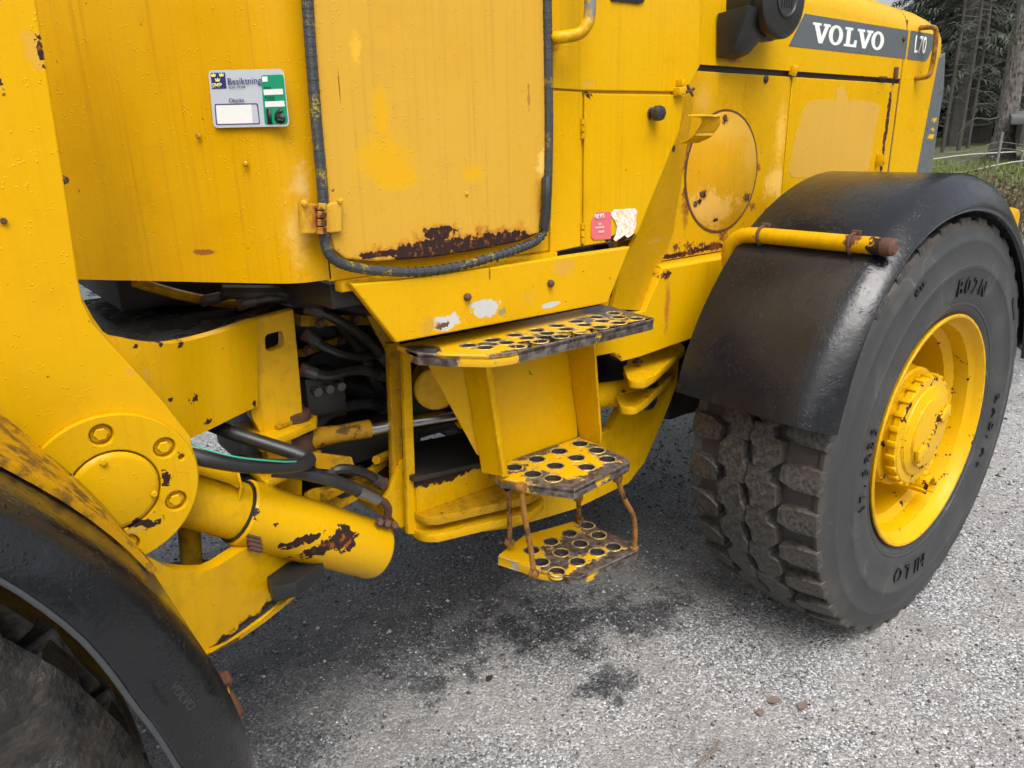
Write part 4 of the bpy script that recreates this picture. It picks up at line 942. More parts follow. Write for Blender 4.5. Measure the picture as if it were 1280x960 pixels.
text('lettering', 'L70', V(x7.x, YL, at(1143, 66, YL).z), X, Z, (at(1147, 44, YL).z - at(1143, 66, YL).z) / .72, M['white'], ds, depth=.0006, bold=.02, width=.74, space=1.08)
# handle at the hood's rear corner
hh = smooth_path([at(1150, 35, 1.40), at(1163, 34, 1.36), at(1169, 36, 1.352), at(1170, 46, 1.35), at(1167, 72, 1.35), at(1163, 90, 1.352), at(1158, 96, 1.36), at(1144, 98, 1.40)], 6)
MB().tube(hh, .009, 10).build('hood_handle', paint('handle_worn', (.34, .17, .02), chips=.16, gritty=.75), W)
bolt_mb(at(1129, 49, YH), -Y_, .008, .008, 1.3).build('hood_bolt', M['rusty'], W)
# air intake housing in front of the hood
ic = at(984, -2, 1.275)
m_int = dark('intake_plastic', (.014, .014, .014), .4, .4, .1, 40, (.045, .036, .022), .5)
it = MB().lathe([(r_ * 1.14, t_) for r_, t_ in [(.0, 0), (.072, 0), (.083, .004), (.088, .010), (.088, .030), (.080, .034), (.080, .046), (.090, .050), (.090, .072), (.084, .076), (.086, .10), (.090, .14), (.0, .14)]], ic, Y_, 40).build('air_intake', m_int, W)
MB().lathe([(.048, .001), (.048, -.003), (.043, -.005), (.040, -.001), (0, -.001)], ic, Y_, 32).build('intake_lid_ring', M['rubber'], it)
for k in range(5): MB().obox(ic + V(.012 * (k - 2), -.002, .0), V(.002, 0, 0), V(0, .002, 0), V(0, 0, .022)).build('lid_rib', M['rubber'], it)
zz = at(893, 37, 1.40).z; xa, xb = at(893, 37, 1.40).x, at(975, 33, 1.31).x
b_ = [V(xa, 1.395, zz + .04), V(xa + .01, 1.395, at(893, 73, 1.395).z), V(xa + .10, 1.395, at(893, 73, 1.395).z), V(xb + .02, 1.395, zz + .05)]
f_ = [V(xa + .01, 1.30, zz + .05), V(xa + .02, 1.345, at(893, 73, 1.395).z + .01), V(xa + .09, 1.345, at(893, 73, 1.395).z + .01), V(xb, 1.30, zz + .04)]
MB().add(b_ + f_, [(0, 1, 2, 3), (7, 6, 5, 4), (0, 4, 5, 1), (1, 5, 6, 2), (2, 6, 7, 3), (3, 7, 4, 0)]).build('intake_bracket', m_int, W, .004)

# --- fenders
m_fend = NT('black_fender_plastic')
_a, _b, _c = m_fend.noise(2.2, 5, .6), m_fend.noise(30, 6, .65), m_fend.noise(1.0, 5, .6, vec=m_fend.scaled((60, 60, 6)))
_dr = m_fend.math('MULTIPLY', m_fend.step(m_fend.voronoi(120), .34, .10), m_fend.step(m_fend.noise(20, 4), .44, .54))
_col = m_fend.mix(m_fend.math('MULTIPLY', m_fend.step(_a, .45, .70), .5), (.008, .009, .011), (.018, .0185, .019))
_col = m_fend.mix(m_fend.math('MULTIPLY', m_fend.step(_c, .55, .75), .35), _col, (.030, .030, .029))
_rg = m_fend.mixf(_dr, m_fend.math('ADD', m_fend.math('MULTIPLY', _b, .30), m_fend.math('MULTIPLY', m_fend.step(_a, .40, .62), .10)), .05)
m_fend = m_fend.done(_col, _rg, 0.0, m_fend.bump(_dr, .5, .0015, m_fend.bump(_b, .45, .004)), .5)
m_cut = dark('fender_cut_edge', (.040, .044, .048), .4, .2, .1)
def fender(cx, a0, a1, mirror=False, grow=0.0):
    prof = [(1.0, .805), (.93, .801), (.80, .8045), (.55, .820), (.28, .8385), (.09, .855), (.0, .875), (0, .92), (.0, .98), (.0, 1.06), (.0, 1.15), (.0, 1.235)]
    rows = []
    n = 72
    for k in range(n + 1):
        deg = a0 + (a1 - a0) * k / n; q_ = deg if not mirror else 180 - deg
        a = math.radians(deg); R0 = lerp_tab(OUT_R, q_) + grow; RE = lerp_tab(EDGE_R, q_) + grow * .72
        rows.append([V(cx + (R0 + (RE - R0) * dr) * math.cos(a), y, CZ + (R0 + (RE - R0) * dr) * math.sin(a)) for dr, y in prof])
    m = MB()
    # outward normal check by hand: build the front skin, then a back skin shrunk towards the axle
    R_, C_ = len(rows), len(prof); back = []
    for r in rows:
        rr = []
        for j, p in enumerate(r):
            t = min(1.0, j / 5.0); ang = Vector((p.x - cx, 0, p.z - CZ)).normalized()
            rr.append(p - ang * .010 * (.35 + .65 * t) + V(0, .010 * (1 - t), 0))
        back.append(rr)
    vs_ = [p for r in rows for p in r] + [p for r in back for p in r]; o = R_ * C_; fs = []
    for i in range(R_ - 1):
        for j in range(C_ - 1):
            a, b, c, d = i * C_ + j, i * C_ + j + 1, (i + 1) * C_ + j + 1, (i + 1) * C_ + j
            fs += [(a, b, c, d), (d + o, c + o, b + o, a + o)]
        for j in (0, C_ - 1): fs.append((i * C_ + j, (i + 1) * C_ + j, (i + 1) * C_ + j + o, i * C_ + j + o))
    for j in range(C_ - 1):
        for i in (0, R_ - 1): fs.append((i * C_ + j, i * C_ + j + 1, i * C_ + j + 1 + o, i * C_ + j + o))
    ob = m.add(vs_, fs).build('fender', m_fend, W)
    MB().tube([r[0] for r in rows], .0038, 8).build('fender_bead', m_cut, ob)
    return ob
fr = fender(CX_R, 165, 10)
ff = fender(CX_F, 170, -2, True, .044)
text('lettering', 'VOLVO', V(CX_F + .715 * math.cos(math.radians(22)), .7985, CZ + .715 * math.sin(math.radians(22))), V(-.34, 0, .94) * -1, V(.94, 0, .34), .014, M['rubber'], ff, depth=.0012)
# tubular fender rails
m_pipe = paint('pipe_yellow', (.63, .345, .002), chips=.07, grime=.3, gritty=.12, patches=[pat(V(1.815, .81, 1.22), (.06, .05, .06), RUST_D, soft=.15, warp=.6, rough=.7), pat(V(1.815, .91, 1.235), (.05, .03, .02), (.12, .05, .03), soft=.4, warp=.8)])
pr = smooth_path([V(1.90, 1.258, 1.00), V(1.862, 1.265, 1.07), V(1.828, 1.272, 1.135), V(1.815, 1.262, 1.188), V(1.815, 1.225, 1.217), V(1.815, 1.16, 1.223)], 5) + [V(1.815, 1.0, 1.223), V(1.815, .835, 1.223)]
pipe = MB().tube(pr, .0215, 18).build('fender_rail', m_pipe, W)
MB().lathe([(.0217, 0), (.0225, .012), (.021, .024), (.014, .031), (0, .033)], V(1.815, .837, 1.223), -Y_, 18).build('rail_cap', M['rusty'], pipe)
for y in (1.165, .912):
    MB().tube([V(1.815 + .0245 * math.cos(a), y, 1.223 + .0245 * math.sin(a)) for a in [2 * PI * k / 24 for k in range(25)]], .0042, 8).build('clamp', M['rusty'], pipe)
    MB().obox(V(1.828, y, 1.249), V(.006, 0, 0), V(0, .012, 0), V(0, 0, .006)).build('clamp_bolt', M['rusty'], pipe, .002)
e0 = at(286, 868, 1.10)
p2_ = MB().tube([e0 + V(-.10, .02, .012), e0 + V(-.05, .01, .006), e0], .016, 16).build('fender_rail', m_pipe, W)
MB().lathe([(.017, -.03), (.020, -.01), (.019, .010), (.012, .018), (0, .020)], at(287, 890, 1.09), V(.1, -.6, -.8), 16).build('rail_cap', M['rusty'], p2_)
bolt_mb(at(276, 852, 1.10), V(1, -.3, .3), .012, .016, 1.3).build('rail_bolt', M['rusty'], p2_)
cw = MB().box((3.37, 1.22, .62), (3.96, 2.68, 1.150)).build('counterweight', M['yel_rough'], W, .03)

# --- wheels
m_tyre = NT('tyre_rubber')
_a, _b = m_tyre.noise(5, 5, .6), m_tyre.noise(45, 6, .7)
_sc = m_tyre.step(m_tyre.noise(1.0, 3, .5, vec=m_tyre.scaled((9, 9, 30)), dist=2.0), .64, .66)
_col = m_tyre.mix(_b, (.024, .0255, .027), (.050, .052, .053))
_sc2 = m_tyre.math('MULTIPLY', m_tyre.step(m_tyre.voronoi(3.2, vec=m_tyre.vmath('ADD', m_tyre.coord(), m_tyre.vmath('MULTIPLY', m_tyre.noise(5, 2, .5, out='Color'), (.25, .25, .25))), feature='DISTANCE_TO_EDGE'), .012, .004), m_tyre.step(_a, .46, .60))
_col = m_tyre.mix(m_tyre.math('MULTIPLY', _sc2, .5), _col, (.16, .16, .155))
_col = m_tyre.mix(m_tyre.math('MULTIPLY', m_tyre.step(_a, .45, .7), .45), _col, (.085, .082, .076))
_sep = m_tyre.t.nodes.new('ShaderNodeSeparateXYZ'); m_tyre.link(m_tyre.coord(), _sep.inputs[0])
_rad = m_tyre.math('SQRT', m_tyre.math('ADD', m_tyre.math('MULTIPLY', _sep.outputs['X'], _sep.outputs['X']), m_tyre.math('MULTIPLY', _sep.outputs['Z'], _sep.outputs['Z'])))
_mud = m_tyre.math('MULTIPLY', m_tyre.step(m_tyre.math('ADD', _rad, m_tyre.math('MULTIPLY', _a, .06)), .615, .660), .55)
_col = m_tyre.mix(_mud, _col, m_tyre.mix(_b, (.050, .038, .028), (.105, .084, .064)))
m_tyre = m_tyre.done(_col, m_tyre.math('ADD', m_tyre.math('MULTIPLY', _b, .3), .42), 0, m_tyre.bump(_b, .25, .003))
m_block = NT('tread_rubber')
_a, _b = m_block.noise(16, 6, .65), m_block.noise(90, 5, .7)
_col = m_block.mix(m_block.step(_b, .35, .68), (.020, .019, .018), (.090, .083, .074)); _col = m_block.mix(m_block.math('MULTIPLY', m_block.step(_a, .48, .68), .6), _col, (.085, .066, .048))
m_block = m_block.done(_col, m_block.math('ADD', m_block.math('MULTIPLY', _a, .3), .40), 0, m_block.bump(m_block.math('ADD', _a, m_block.math('MULTIPLY', _b, .7)), .6, .004))
m_rim = paint('rim_yellow', (.68, .375, .0), edge=.6, chips=.165, grime=.2, gritty=.03, rough=.33)
m_hub = paint('hub_yellow', (.69, .385, .0), edge=.6, chips=.19, grime=.2, rough=.36)
def crown(y): return .651 - .55 * y * y
def tyre_mesh():
    p = [(.345, -.187), (.352, -.190), (.368, -.196), (.378, -.204), (.384, -.2045), (.387, -.2075), (.391, -.2075), (.394, -.2065), (.402, -.2095), (.42, -.2135), (.445, -.2165), (.488, -.2195), (.492, -.2225), (.500, -.2225), (.504, -.2195), (.54, -.2160), (.558, -.2125), (.563, -.2145), (.571, -.2135), (.575, -.2105), (.595, -.2055), (.604, -.2030), (.613, -.1995), (.621, -.194), (.621, -.185), (.612, -.172), (.613, -.10), (.615, 0)]
    return MB().lathe(p + [(r, -y) for r, y in reversed(p[:-1])], (0, 0, 0), Y_, 96).mesh('tyre', m_tyre)
def block_mesh(outl, name):
    b = MB(); n = len(outl)
    cs, cy = sum(s for s, y in outl) / n, sum(y for s, y in outl) / n
    lo, mi, hi = [], [], []
    for (s, y) in outl:
        s1, y1 = s + (s - cs) * .10, y + (y - cy) * .06
        lo.append(V(.606 * math.sin(s1 / .63), y1, .606 * math.cos(s1 / .63)))
        r = crown(y); s2, y2 = cs + (s - cs) * .97, cy + (y - cy) * .97
        mi.append(V((r - .0035) * math.sin(s / .63), y, (r - .0035) * math.cos(s / .63)))
        r = crown(y2); s3, y3 = cs + (s - cs) * .955, cy + (y - cy) * .965
        hi.append(V(r * math.sin(s3 / .63), y3, r * math.cos(s3 / .63)))
    b.add(lo + mi + hi, [tuple(range(2 * n, 3 * n))] + [(i, (i + 1) % n, (i + 1) % n + n, i + n) for i in range(n)] + [(i + n, (i + 1) % n + n, (i + 1) % n + 2 * n, i + 2 * n) for i in range(n)])
    return b.mesh(name, m_block, smooth=False)
NB = 33
bl_sh = block_mesh([(-.036, -.1985), (.030, -.1985), (.034, -.150), (.022, -.098), (-.018, -.094), (-.034, -.130)], 'tread_block')
bl_mid = block_mesh([(-.066, -.060), (-.034, -.090), (.022, -.091), (.030, -.066), (.062, -.058), (.058, -.006), (.012, .002), (-.010, -.014), (-.058, -.018)], 'tread_block')
bl_mid2 = block_mesh([(s * -1, -y) for s, y in [(-.066, -.060), (-.034, -.090), (.022, -.091), (.030, -.066), (.062, -.058), (.058, -.006), (.012, .002), (-.010, -.014), (-.058, -.018)]], 'tread_block')
bl_sh2 = block_mesh([(s * -1, -y) for s, y in [(-.036, -.1985), (.030, -.1985), (.034, -.150), (.022, -.098), (-.018, -.094), (-.034, -.130)]], 'tread_block')
def rim_mesh():
    p = [(.330, -.150), (.338, -.176), (.350, -.188), (.3565, -.196), (.3585, -.202), (.355, -.206), (.349, -.205), (.343, -.196), (.338, -.186), (.333, -.178), (.322, -.168), (.318, -.150), (.316, -.128), (.302, -.118), (.292, -.108), (.289, -.07), (.288, .0), (.28, .02), (.262, .028), (.20, .03), (.12, .03)]
    return MB().lathe(p, (0, 0, 0), Y_, 80).mesh('wheel', m_rim)
HUB_OUT = -.032
def hub_mesh():
    p = [(.205, .03), (.205, -.012), (.196, -.02), (.190, -.06), (.186, -.064), (.186, -.094), (.181, -.100), (.160, -.101), (.160, -.118), (.168, -.120), (.168, -.138), (.163, -.143), (.140, -.144), (.136, -.150), (.110, -.158), (.108, -.164), (.075, -.168), (.0, -.169)]
    p = [(r_, t_ if k_ < 2 else t_ + HUB_OUT) for k_, (r_, t_) in enumerate(p)]
    return MB().lathe(p, (0, 0, 0), Y_, 64).mesh('hub', m_hub)
def wheel(center, rot, near=True, flip=False):
    w = obj('wheel', WM['rim'], W, Vector(center) - L0)
    w.rotation_euler = (0, math.radians(rot), PI if flip else 0)
    obj('tyre', WM['tyre'], w); obj('hub', WM['hub'], w)
    if not near:
        o = obj('tread', WM['tread'], w); o['kind'] = 'stuff'
        return w
    for k in range(24): o = obj('hub_bolt', WM['bolt'], w); o.rotation_euler = (0, 2 * PI * k / 24, 0)
    for k in range(12): o = obj('wheel_stud', WM['stud'], w); o.rotation_euler = (0, 2 * PI * (k + .4) / 12, 0)
    obj('valve_guard', WM['guard'], w)
    for k, me in enumerate(WM['emb']): obj('hub_rib', me, w)
    for t_, mes in WM['txt']:
        for me in mes: obj('lettering', me, w)
    for k in range(NB):
        a = 2 * PI * k / NB; h = PI / NB
        for me, da in ((bl_sh, 0), (bl_mid, h * .95), (bl_mid2, h * 1.9), (bl_sh2, h * .9)):
            o = obj('tread_block', me, w); o.rotation_euler = (0, a + da, 0)
    return w
m_letter = dark('moulded_black_letters', (.006, .006, .007), .35, .2, .05, 60)
def ring_text(s, r, deg, size, bold=.02, width=1.0, adv=.74):
    """raised letters round the outer sidewall, tops outward, centred at deg clockwise from the top seen from outside"""
    out = []; n = len(s); y0 = -.2150 - (.0015 if r < .49 else 0)
    for i, ch in enumerate(s):
        if ch == ' ': continue
        a = math.radians(deg) + (i - (n - 1) / 2) * size * adv / r
        rad = V(math.sin(a), 0, math.cos(a)); tan = V(math.cos(a), 0, -math.sin(a))
        me = text_mesh('lettering', ch, V(0, y0, 0) + rad * r - tan * size * .33 * width, tan, rad, size, m_letter, depth=.0052, bold=bold, width=width)
        out.append(me)
    return out
hb = MB()
hb.lathe([(.0085, -.138), (.0085, -.148), (.006, -.151)], V(0, 0, .1535), Y_, 6, True)
WM = dict(rim=rim_mesh(), tyre=tyre_mesh(), hub=hub_mesh())
WM['bolt'] = MB().obox(V(0, -.128 + HUB_OUT, .170), V(.0085, 0, 0), V(0, .014, 0), V(0, 0, .0055)).mesh('hub_bolt', m_hub, .003)
WM['stud'] = MB().cyl(V(0, .03, .243), V(0, -.028, .243), .010, 10, .002).cyl(V(0, .03, .243), V(0, -.004, .243), .017, 6).mesh('wheel_stud', M['rusty'])
gd = V(.088, -.192, -.205)
gm = MB().sheet([[gd + V(.030 * math.cos(a), 0, .030 * math.sin(a)) for a in [math.radians(d) for d in range(-60, 225, 12)]], [gd + V(.030 * math.cos(a), .08, .030 * math.sin(a)) for a in [math.radians(d) for d in range(-60, 225, 12)]]], .005, V(0, 0, 1))
WM['guard'] = gm.mesh('valve_guard', m_hub)
emb = []
for sg in (1, -1):
    ea = MB()
    pts = [(.045, .055), (.085, .075), (.10, .03), (.075, .035), (.06, .02), (.03, .035)]
    P = [V(x * sg, -.1665 + HUB_OUT, z * sg) for x, z in pts]
    ea.add(P + [p + V(0, -.012, 0) for p in P], [tuple(range(6)), tuple(range(11, 5, -1))] + [(i, (i + 1) % 6, (i + 1) % 6 + 6, i + 6) for i in range(6)])
    emb.append(ea.mesh('hub_rib', m_hub, .003))
for k in range(11):
    t = (k - 5) * .0155; d = V(.62, 0, .78); nn = V(.78, 0, -.62)
    emb.append(MB().obox(V(0, -.170 + HUB_OUT, 0) + d * t, d * .0045, V(0, .003, 0), nn * .0065).mesh('hub_rib', m_hub, .001))
WM['emb'] = emb
WM['txt'] = [('t', ring_text('HILO', .420, 186, .068, .0, 1.0)), ('t', ring_text('B02N', .420, 8, .068, .0, 1.0)), ('t', ring_text('RADIAL', .428, 104, .046, .0, 1.0, 1.0)), ('t', ring_text('17.5R25', .428, 272, .042, .0, 1.0, .85)), ('t', ring_text('HILO', .540, 330, .018, .01)), ('t', ring_text('TUBELESS', .535, 55, .016, .01))]
tr = MB()
for k in range(NB):
    for me, da in ((bl_sh, 0), (bl_mid, PI / NB * .95), (bl_mid2, PI / NB * 1.9), (bl_sh2, PI / NB * .9)):
        Rm = Matrix.Rotation(2 * PI * k / NB + da, 3, 'Y'); tr.add([Rm @ v.co for v in me.vertices], [tuple(p.vertices) for p in me.polygons])
WM['tread'] = tr.mesh('tread', m_block, smooth=False)
wr = wheel((CX_R, CY, CZ), 0)
wf = wheel((CX_F, CY, CZ), 20)
wheel((CX_R, 2 * MIDY - CY, CZ), 11, False, True)
wheel((CX_F, 2 * MIDY - CY, CZ), 5, False, True)

# ------------------------------------------------------------------ gravel grains lying on the ground
import numpy as np
def gravel():
    rng = np.random.default_rng(4)
    N = 62000
    # denser where the ground is close to the viewer
    pts = []
    while len(pts) < N:
        x = rng.uniform(-.2, 6.2, 20000); y = rng.uniform(-.3, 4.2, 20000)
        d = np.hypot(x, y); keep = (rng.random(20000) < np.clip((1.9 / np.maximum(d, .6)) ** 2, 0, 1)) & (d > 1.0) & (x > -.2)
        pts += list(zip(x[keep], y[keep]))
    P = np.array(pts[:N]); d = np.hypot(P[:, 0], P[:, 1])
    r = rng.lognormal(math.log(.0023), .50, N); r = np.clip(r, .001, .011) * np.clip(d / 2.2, .8, 1.9)
    base = np.array([(1, 0, 0), (0, 1, 0), (-1, 0, 0), (0, -1, 0), (0, 0, .75), (0, 0, -.5)], float)
    a = rng.uniform(0, 2 * PI, N); ca, sa = np.cos(a), np.sin(a)
    jit = rng.uniform(.6, 1.35, (N, 6, 1))
    v = base[None] * jit * r[:, None, None] * np.stack([rng.uniform(.7, 1.4, N), rng.uniform(.7, 1.2, N), np.ones(N)], 1)[:, None, :]
    vx = v[..., 0] * ca[:, None] - v[..., 1] * sa[:, None]; vy = v[..., 0] * sa[:, None] + v[..., 1] * ca[:, None]
    v = np.stack([vx + P[:, 0:1], vy + P[:, 1:2], v[..., 2] + .001 + (.004 * np.sin(P[:, 0] * 2.1 + P[:, 1]) * np.sin(P[:, 1] * 1.7))[:, None]], 2).reshape(-1, 3)
    f = np.array([(0, 1, 4), (1, 2, 4), (2, 3, 4), (3, 0, 4), (1, 0, 5), (2, 1, 5), (3, 2, 5), (0, 3, 5)])
    F = (f[None] + (np.arange(N) * 6)[:, None, None]).reshape(-1, 3)
    me = bpy.data.meshes.new('gravel')
    me.vertices.add(len(v)); me.vertices.foreach_set('co', v.ravel())
    me.loops.add(F.size); me.loops.foreach_set('vertex_index', F.ravel().astype(np.int32))
    me.polygons.add(len(F)); me.polygons.foreach_set('loop_start', np.arange(0, F.size, 3, dtype=np.int32))
    me.update(calc_edges=True); me.validate()
    s = NT('gravel_grains')
    g = s.t.nodes.new('ShaderNodeNewGeometry').outputs['Random Per Island']
    rp = s.t.nodes.new('ShaderNodeValToRGB'); s.link(g, rp.inputs[0])
    cr = rp.color_ramp; cr.elements[0].position = 0; cr.elements[0].color = (.025, .026, .03, 1); cr.elements[1].position = 1; cr.elements[1].color = (.72, .72, .70, 1)
    for p_, c in ((.25, (.085, .085, .09)), (.6, (.30, .297, .29)), (.72, (.34, .27, .22)), (.78, (.36, .355, .35)), (.92, (.50, .50, .49))):
        e = cr.elements.new(p_); e.color = (*c, 1)
    me.materials.append(s.done(rp.outputs[0], .38))
    o = obj('gravel', me); tag(o, 'fine wet grey gravel grains scattered over the ground', 'gravel', kind='stuff')
gravel()
# a few dead leaves and a twig
def leaf_mesh(n, seed):
    rnd = random.Random(seed); vs, fs = [], []
    K = 10
    for i in range(K + 1):
        t = i / K; w = .40 * math.sin(PI * t ** .8) ** 1.5 * (1 + .1 * rnd.uniform(-1, 1)); z = .10 * math.sin(PI * t) + .05 * t
        vs += [(t - .5, -w, z + .10 * w + rnd.uniform(0, .05)), (t - .5, 0, z), (t - .5, w, z + .14 * w + rnd.uniform(0, .05))]
    for i in range(K):
        for j in (0, 1): fs.append((i * 3 + j, i * 3 + j + 1, i * 3 + j + 4, i * 3 + j + 3))
    vs2 = [(x, y, z - .015) for x, y, z in vs]; o = len(vs)
    fs += [tuple(reversed([i + o for i in f])) for f in fs[:]]
    me = bpy.data.meshes.new('fallen_leaf'); me.from_pydata(vs + vs2, [], fs); return me
lm = [dark('leaf_rust', (.17, .055, .025), .5, .3, .2, 80), dark('leaf_dark', (.035, .022, .016), .45, .4, .3, 80), dark('leaf_grey_brown', (.15, .115, .095), .55, .3, .3, 80), dark('leaf_pale', (.30, .17, .09), .55, .3, .2, 80)]
for i, (px, py, sz, mi, rz, lab) in enumerate((
        (612, 848, .042, 1, .3, 'dark brown curled leaf on gravel below the wet black streak'),
        (968, 876, .055, 2, -.5, 'greyish brown leaf on gravel below the big tyre, upper of a loose trio'),
        (950, 890, .042, 2, .8, 'greyish brown leaf on gravel below the big tyre, leftmost of a loose trio'),
        (1004, 882, .055, 2, .1, 'flat grey brown leaf on gravel below the big tyre, rightmost of a loose trio'))):
    me = leaf_mesh(8, i); finish(me, lm[mi])
    o = obj('fallen_leaf', me, None, atz(px, py, .004)); o.scale = (sz * .8, sz * .62, sz * .45); o.rotation_euler = (0, 0, rz)
    tag(o, lab, 'leaf', 'fallen leaves on the gravel')
tg = MB().tube(smooth_path([atz(872, 958, .006), atz(884, 945, .010), atz(895, 934, .007), atz(899, 926, .006)]), .003, 6)
tag(tg.build('twig', lm[2]), 'short brown twig lying on gravel at the bottom edge', 'twig')

# ------------------------------------------------------------------ background: forest edge, rope fence, shed, weeds
def far(px, py, d): r = ray(px, py); return CAM + r * (d / math.hypot(r.x, r.y))
def farg(px, d): p = far(px, 200, d); return V(p.x, p.y, gz(p.x, p.y))
_s = NT('pine_bark'); _v = _s.voronoi(1.0, vec=_s.scaled((26, 26, 7))); _q = _s.noise(12, 5, .7)
m_bark = _s.done(_s.mix(_s.step(_q, .4, .65), _s.mix(_s.step(_v, .15, .6), (.03, .025, .022), (.115, .095, .08)), (.15, .15, .13)), .85, 0, _s.bump(_v, 1.0, .03))
m_bark2 = dark('fir_bark', (.040, .036, .030), .85, .6, .8, 18, (.10, .095, .085), .5)
m_twig = dark('dead_lichen_twig', (.085, .086, .074), .9, .4, .3, 20)
def leafmat(name, c1, c2):
    s = NT(name); n = s.noise(1.4, 4, .6); g = s.t.nodes.new('ShaderNodeNewGeometry').outputs['Random Per Island']
    return s.done(s.mix(s.math('ADD', s.math('MULTIPLY', n, .6), s.math('MULTIPLY', g, .4)), c1, c2), .7)
m_fir = leafmat('fir_needles', (.028, .038, .027), (.105, .120, .085))  # needle colours lightened to stand in for haze over the wood
m_grass = leafmat('grass_blades', (.07, .11, .015), (.20, .24, .06))
m_weed = leafmat('dry_weed', (.06, .045, .03), (.17, .13, .075))
def needle_spray(mb, c, d, L, rnd):
    d = d.normalized(); s = d.cross(Z)
    if s.length < .1: s = X.copy()
    s.normalize()
    for k in range(4):
        o = c + d * L * (k / 4.0); a = s * rnd.uniform(.5, 1) * L * .55 * (1 - k / 6) + d * L * .3 + V(0, 0, rnd.uniform(-.35, -.05) * L)
        b = s * -rnd.uniform(.5, 1) * L * .55 * (1 - k / 6) + d * L * .3 + V(0, 0, rnd.uniform(-.35, -.05) * L)
        t = d * L * .16
        mb.add([o - t * .4, o + t * .6, o + a], [(0, 1, 2)]); mb.add([o - t * .4, o + t * .6, o + b], [(0, 1, 2)])
def fir(name, pos, H, R, z0, seed, label, nbr=230):
    rnd = random.Random(seed)
    t = bpy.data.objects.new(name, None); COL.objects.link(t); t.location = pos
    tag(t, label, 'tree', 'firs at the forest edge')
    o = MB().tube([V(0, 0, -.3), V(.05, .03, H * .4), V(0, .05, H * .8), V(0, 0, H)], .2, 10, radii=[.018 * H, .013 * H, .006 * H, .01]).build('trunk', m_bark2, t, loc=(0, 0, 0))
    mb = MB(); tw = MB()
    for i in range(nbr):
        h = z0 + (H - z0) * (i + rnd.random()) / nbr; k = 1 - (h - z0) / (H - z0); a = rnd.uniform(0, 2 * PI)
        Lb = R * (k ** .75) * rnd.uniform(.55, 1.05) + .25
        d = V(math.cos(a), math.sin(a), -.28); tip = V(0, 0, h) + d * Lb
        tw.tube([V(0, 0, h), V(0, 0, h) + d * Lb * .6, tip], .02, 3, False, radii=[.025, .015, .006])
        n = max(3, int(Lb * 4.5))
        for j in range(n):
            u = .22 + .78 * (j + rnd.random()) / n; c = V(0, 0, h) + d * Lb * u
            dd = V(math.cos(a + rnd.uniform(-1, 1)), math.sin(a + rnd.uniform(-1, 1)), rnd.uniform(-.7, .0))
            needle_spray(mb, c, dd, rnd.uniform(.30, .55), rnd)
    mb.build('crown', m_fir, t, loc=(0, 0, 0), smooth=False); tw.build('branches', m_bark2, t, loc=(0, 0, 0))['kind'] = 'stuff'
    return t
def fir_copy(src, pos, sc, rz, label):
    t = src.copy(); COL.objects.link(t); t.location = pos; t.scale = (sc, sc, sc); t.rotation_euler = (0, 0, rz); t['label'] = label
    for ch in src.children: c = ch.copy(); COL.objects.link(c); c.parent = t
f0 = fir('fir_tree', farg(1186, 27), 15, 2.6, 1.5, 1, 'dark fir directly behind the loader hood\'s rear corner')
fir_copy(f0, farg(1222, 30), 1.1, 1.3, 'dark fir rising behind the fence between hood and thick trunk')
fir_copy(f0, farg(1290, 29), 1.0, 2.6, 'dark fir at the right edge behind the shed')
fir_copy(f0, farg(1255, 36), 1.25, 4.1, 'tall far fir behind the thick pine trunk')
fir_copy(f0, farg(1340, 33), 1.2, 3.3, 'fir standing just outside the right edge')
fir_copy(f0, farg(1200, 42), 1.35, .6, 'farthest fir between the hood corner and the trunk')
# far wood as one mass, with trees added behind the camera
rnd = random.Random(12); mb = MB()
for i in range(5200):
    px = rnd.uniform(1000, 1560); d = rnd.uniform(44, 56); p = farg(px, d); p.z += rnd.uniform(0, 17 if px > 1125 else 6) * rnd.uniform(.5, 1)  # kept low behind the loader so the fender tops reflect sky
    needle_spray(mb, p, V(rnd.uniform(-1, 1), rnd.uniform(-1, 1), rnd.uniform(-.6, .2)), rnd.uniform(1.2, 2.4), rnd)
for i in range(2600):  # wood continued on the far side, kept low for sky reflections on the fenders
    az = math.radians(rnd.uniform(40, 152)); d = rnd.uniform(48, 62); z = rnd.uniform(0, 5) * rnd.uniform(.55, 1)
    needle_spray(mb, V(d * math.cos(az), d * math.sin(az), z), V(rnd.uniform(-1, 1), rnd.uniform(-1, 1), rnd.uniform(-.6, .2)), rnd.uniform(2.4, 4.4), rnd)
for i in range(3600):  # unseen ring behind the camera, added to darken the low sky
    az = math.radians(rnd.uniform(150, 352)); d = rnd.uniform(27, 40); z = rnd.uniform(0, 8) * rnd.uniform(.55, 1)
    needle_spray(mb, V(d * math.cos(az), d * math.sin(az), z), V(rnd.uniform(-1, 1), rnd.uniform(-1, 1), rnd.uniform(-.6, .2)), rnd.uniform(2.2, 4.0), rnd)
o = mb.build('forest', m_fir, smooth=False); tag(o, 'dark dense conifer forest filling the far background, with added unseen trees behind the camera', 'forest', kind='stuff')
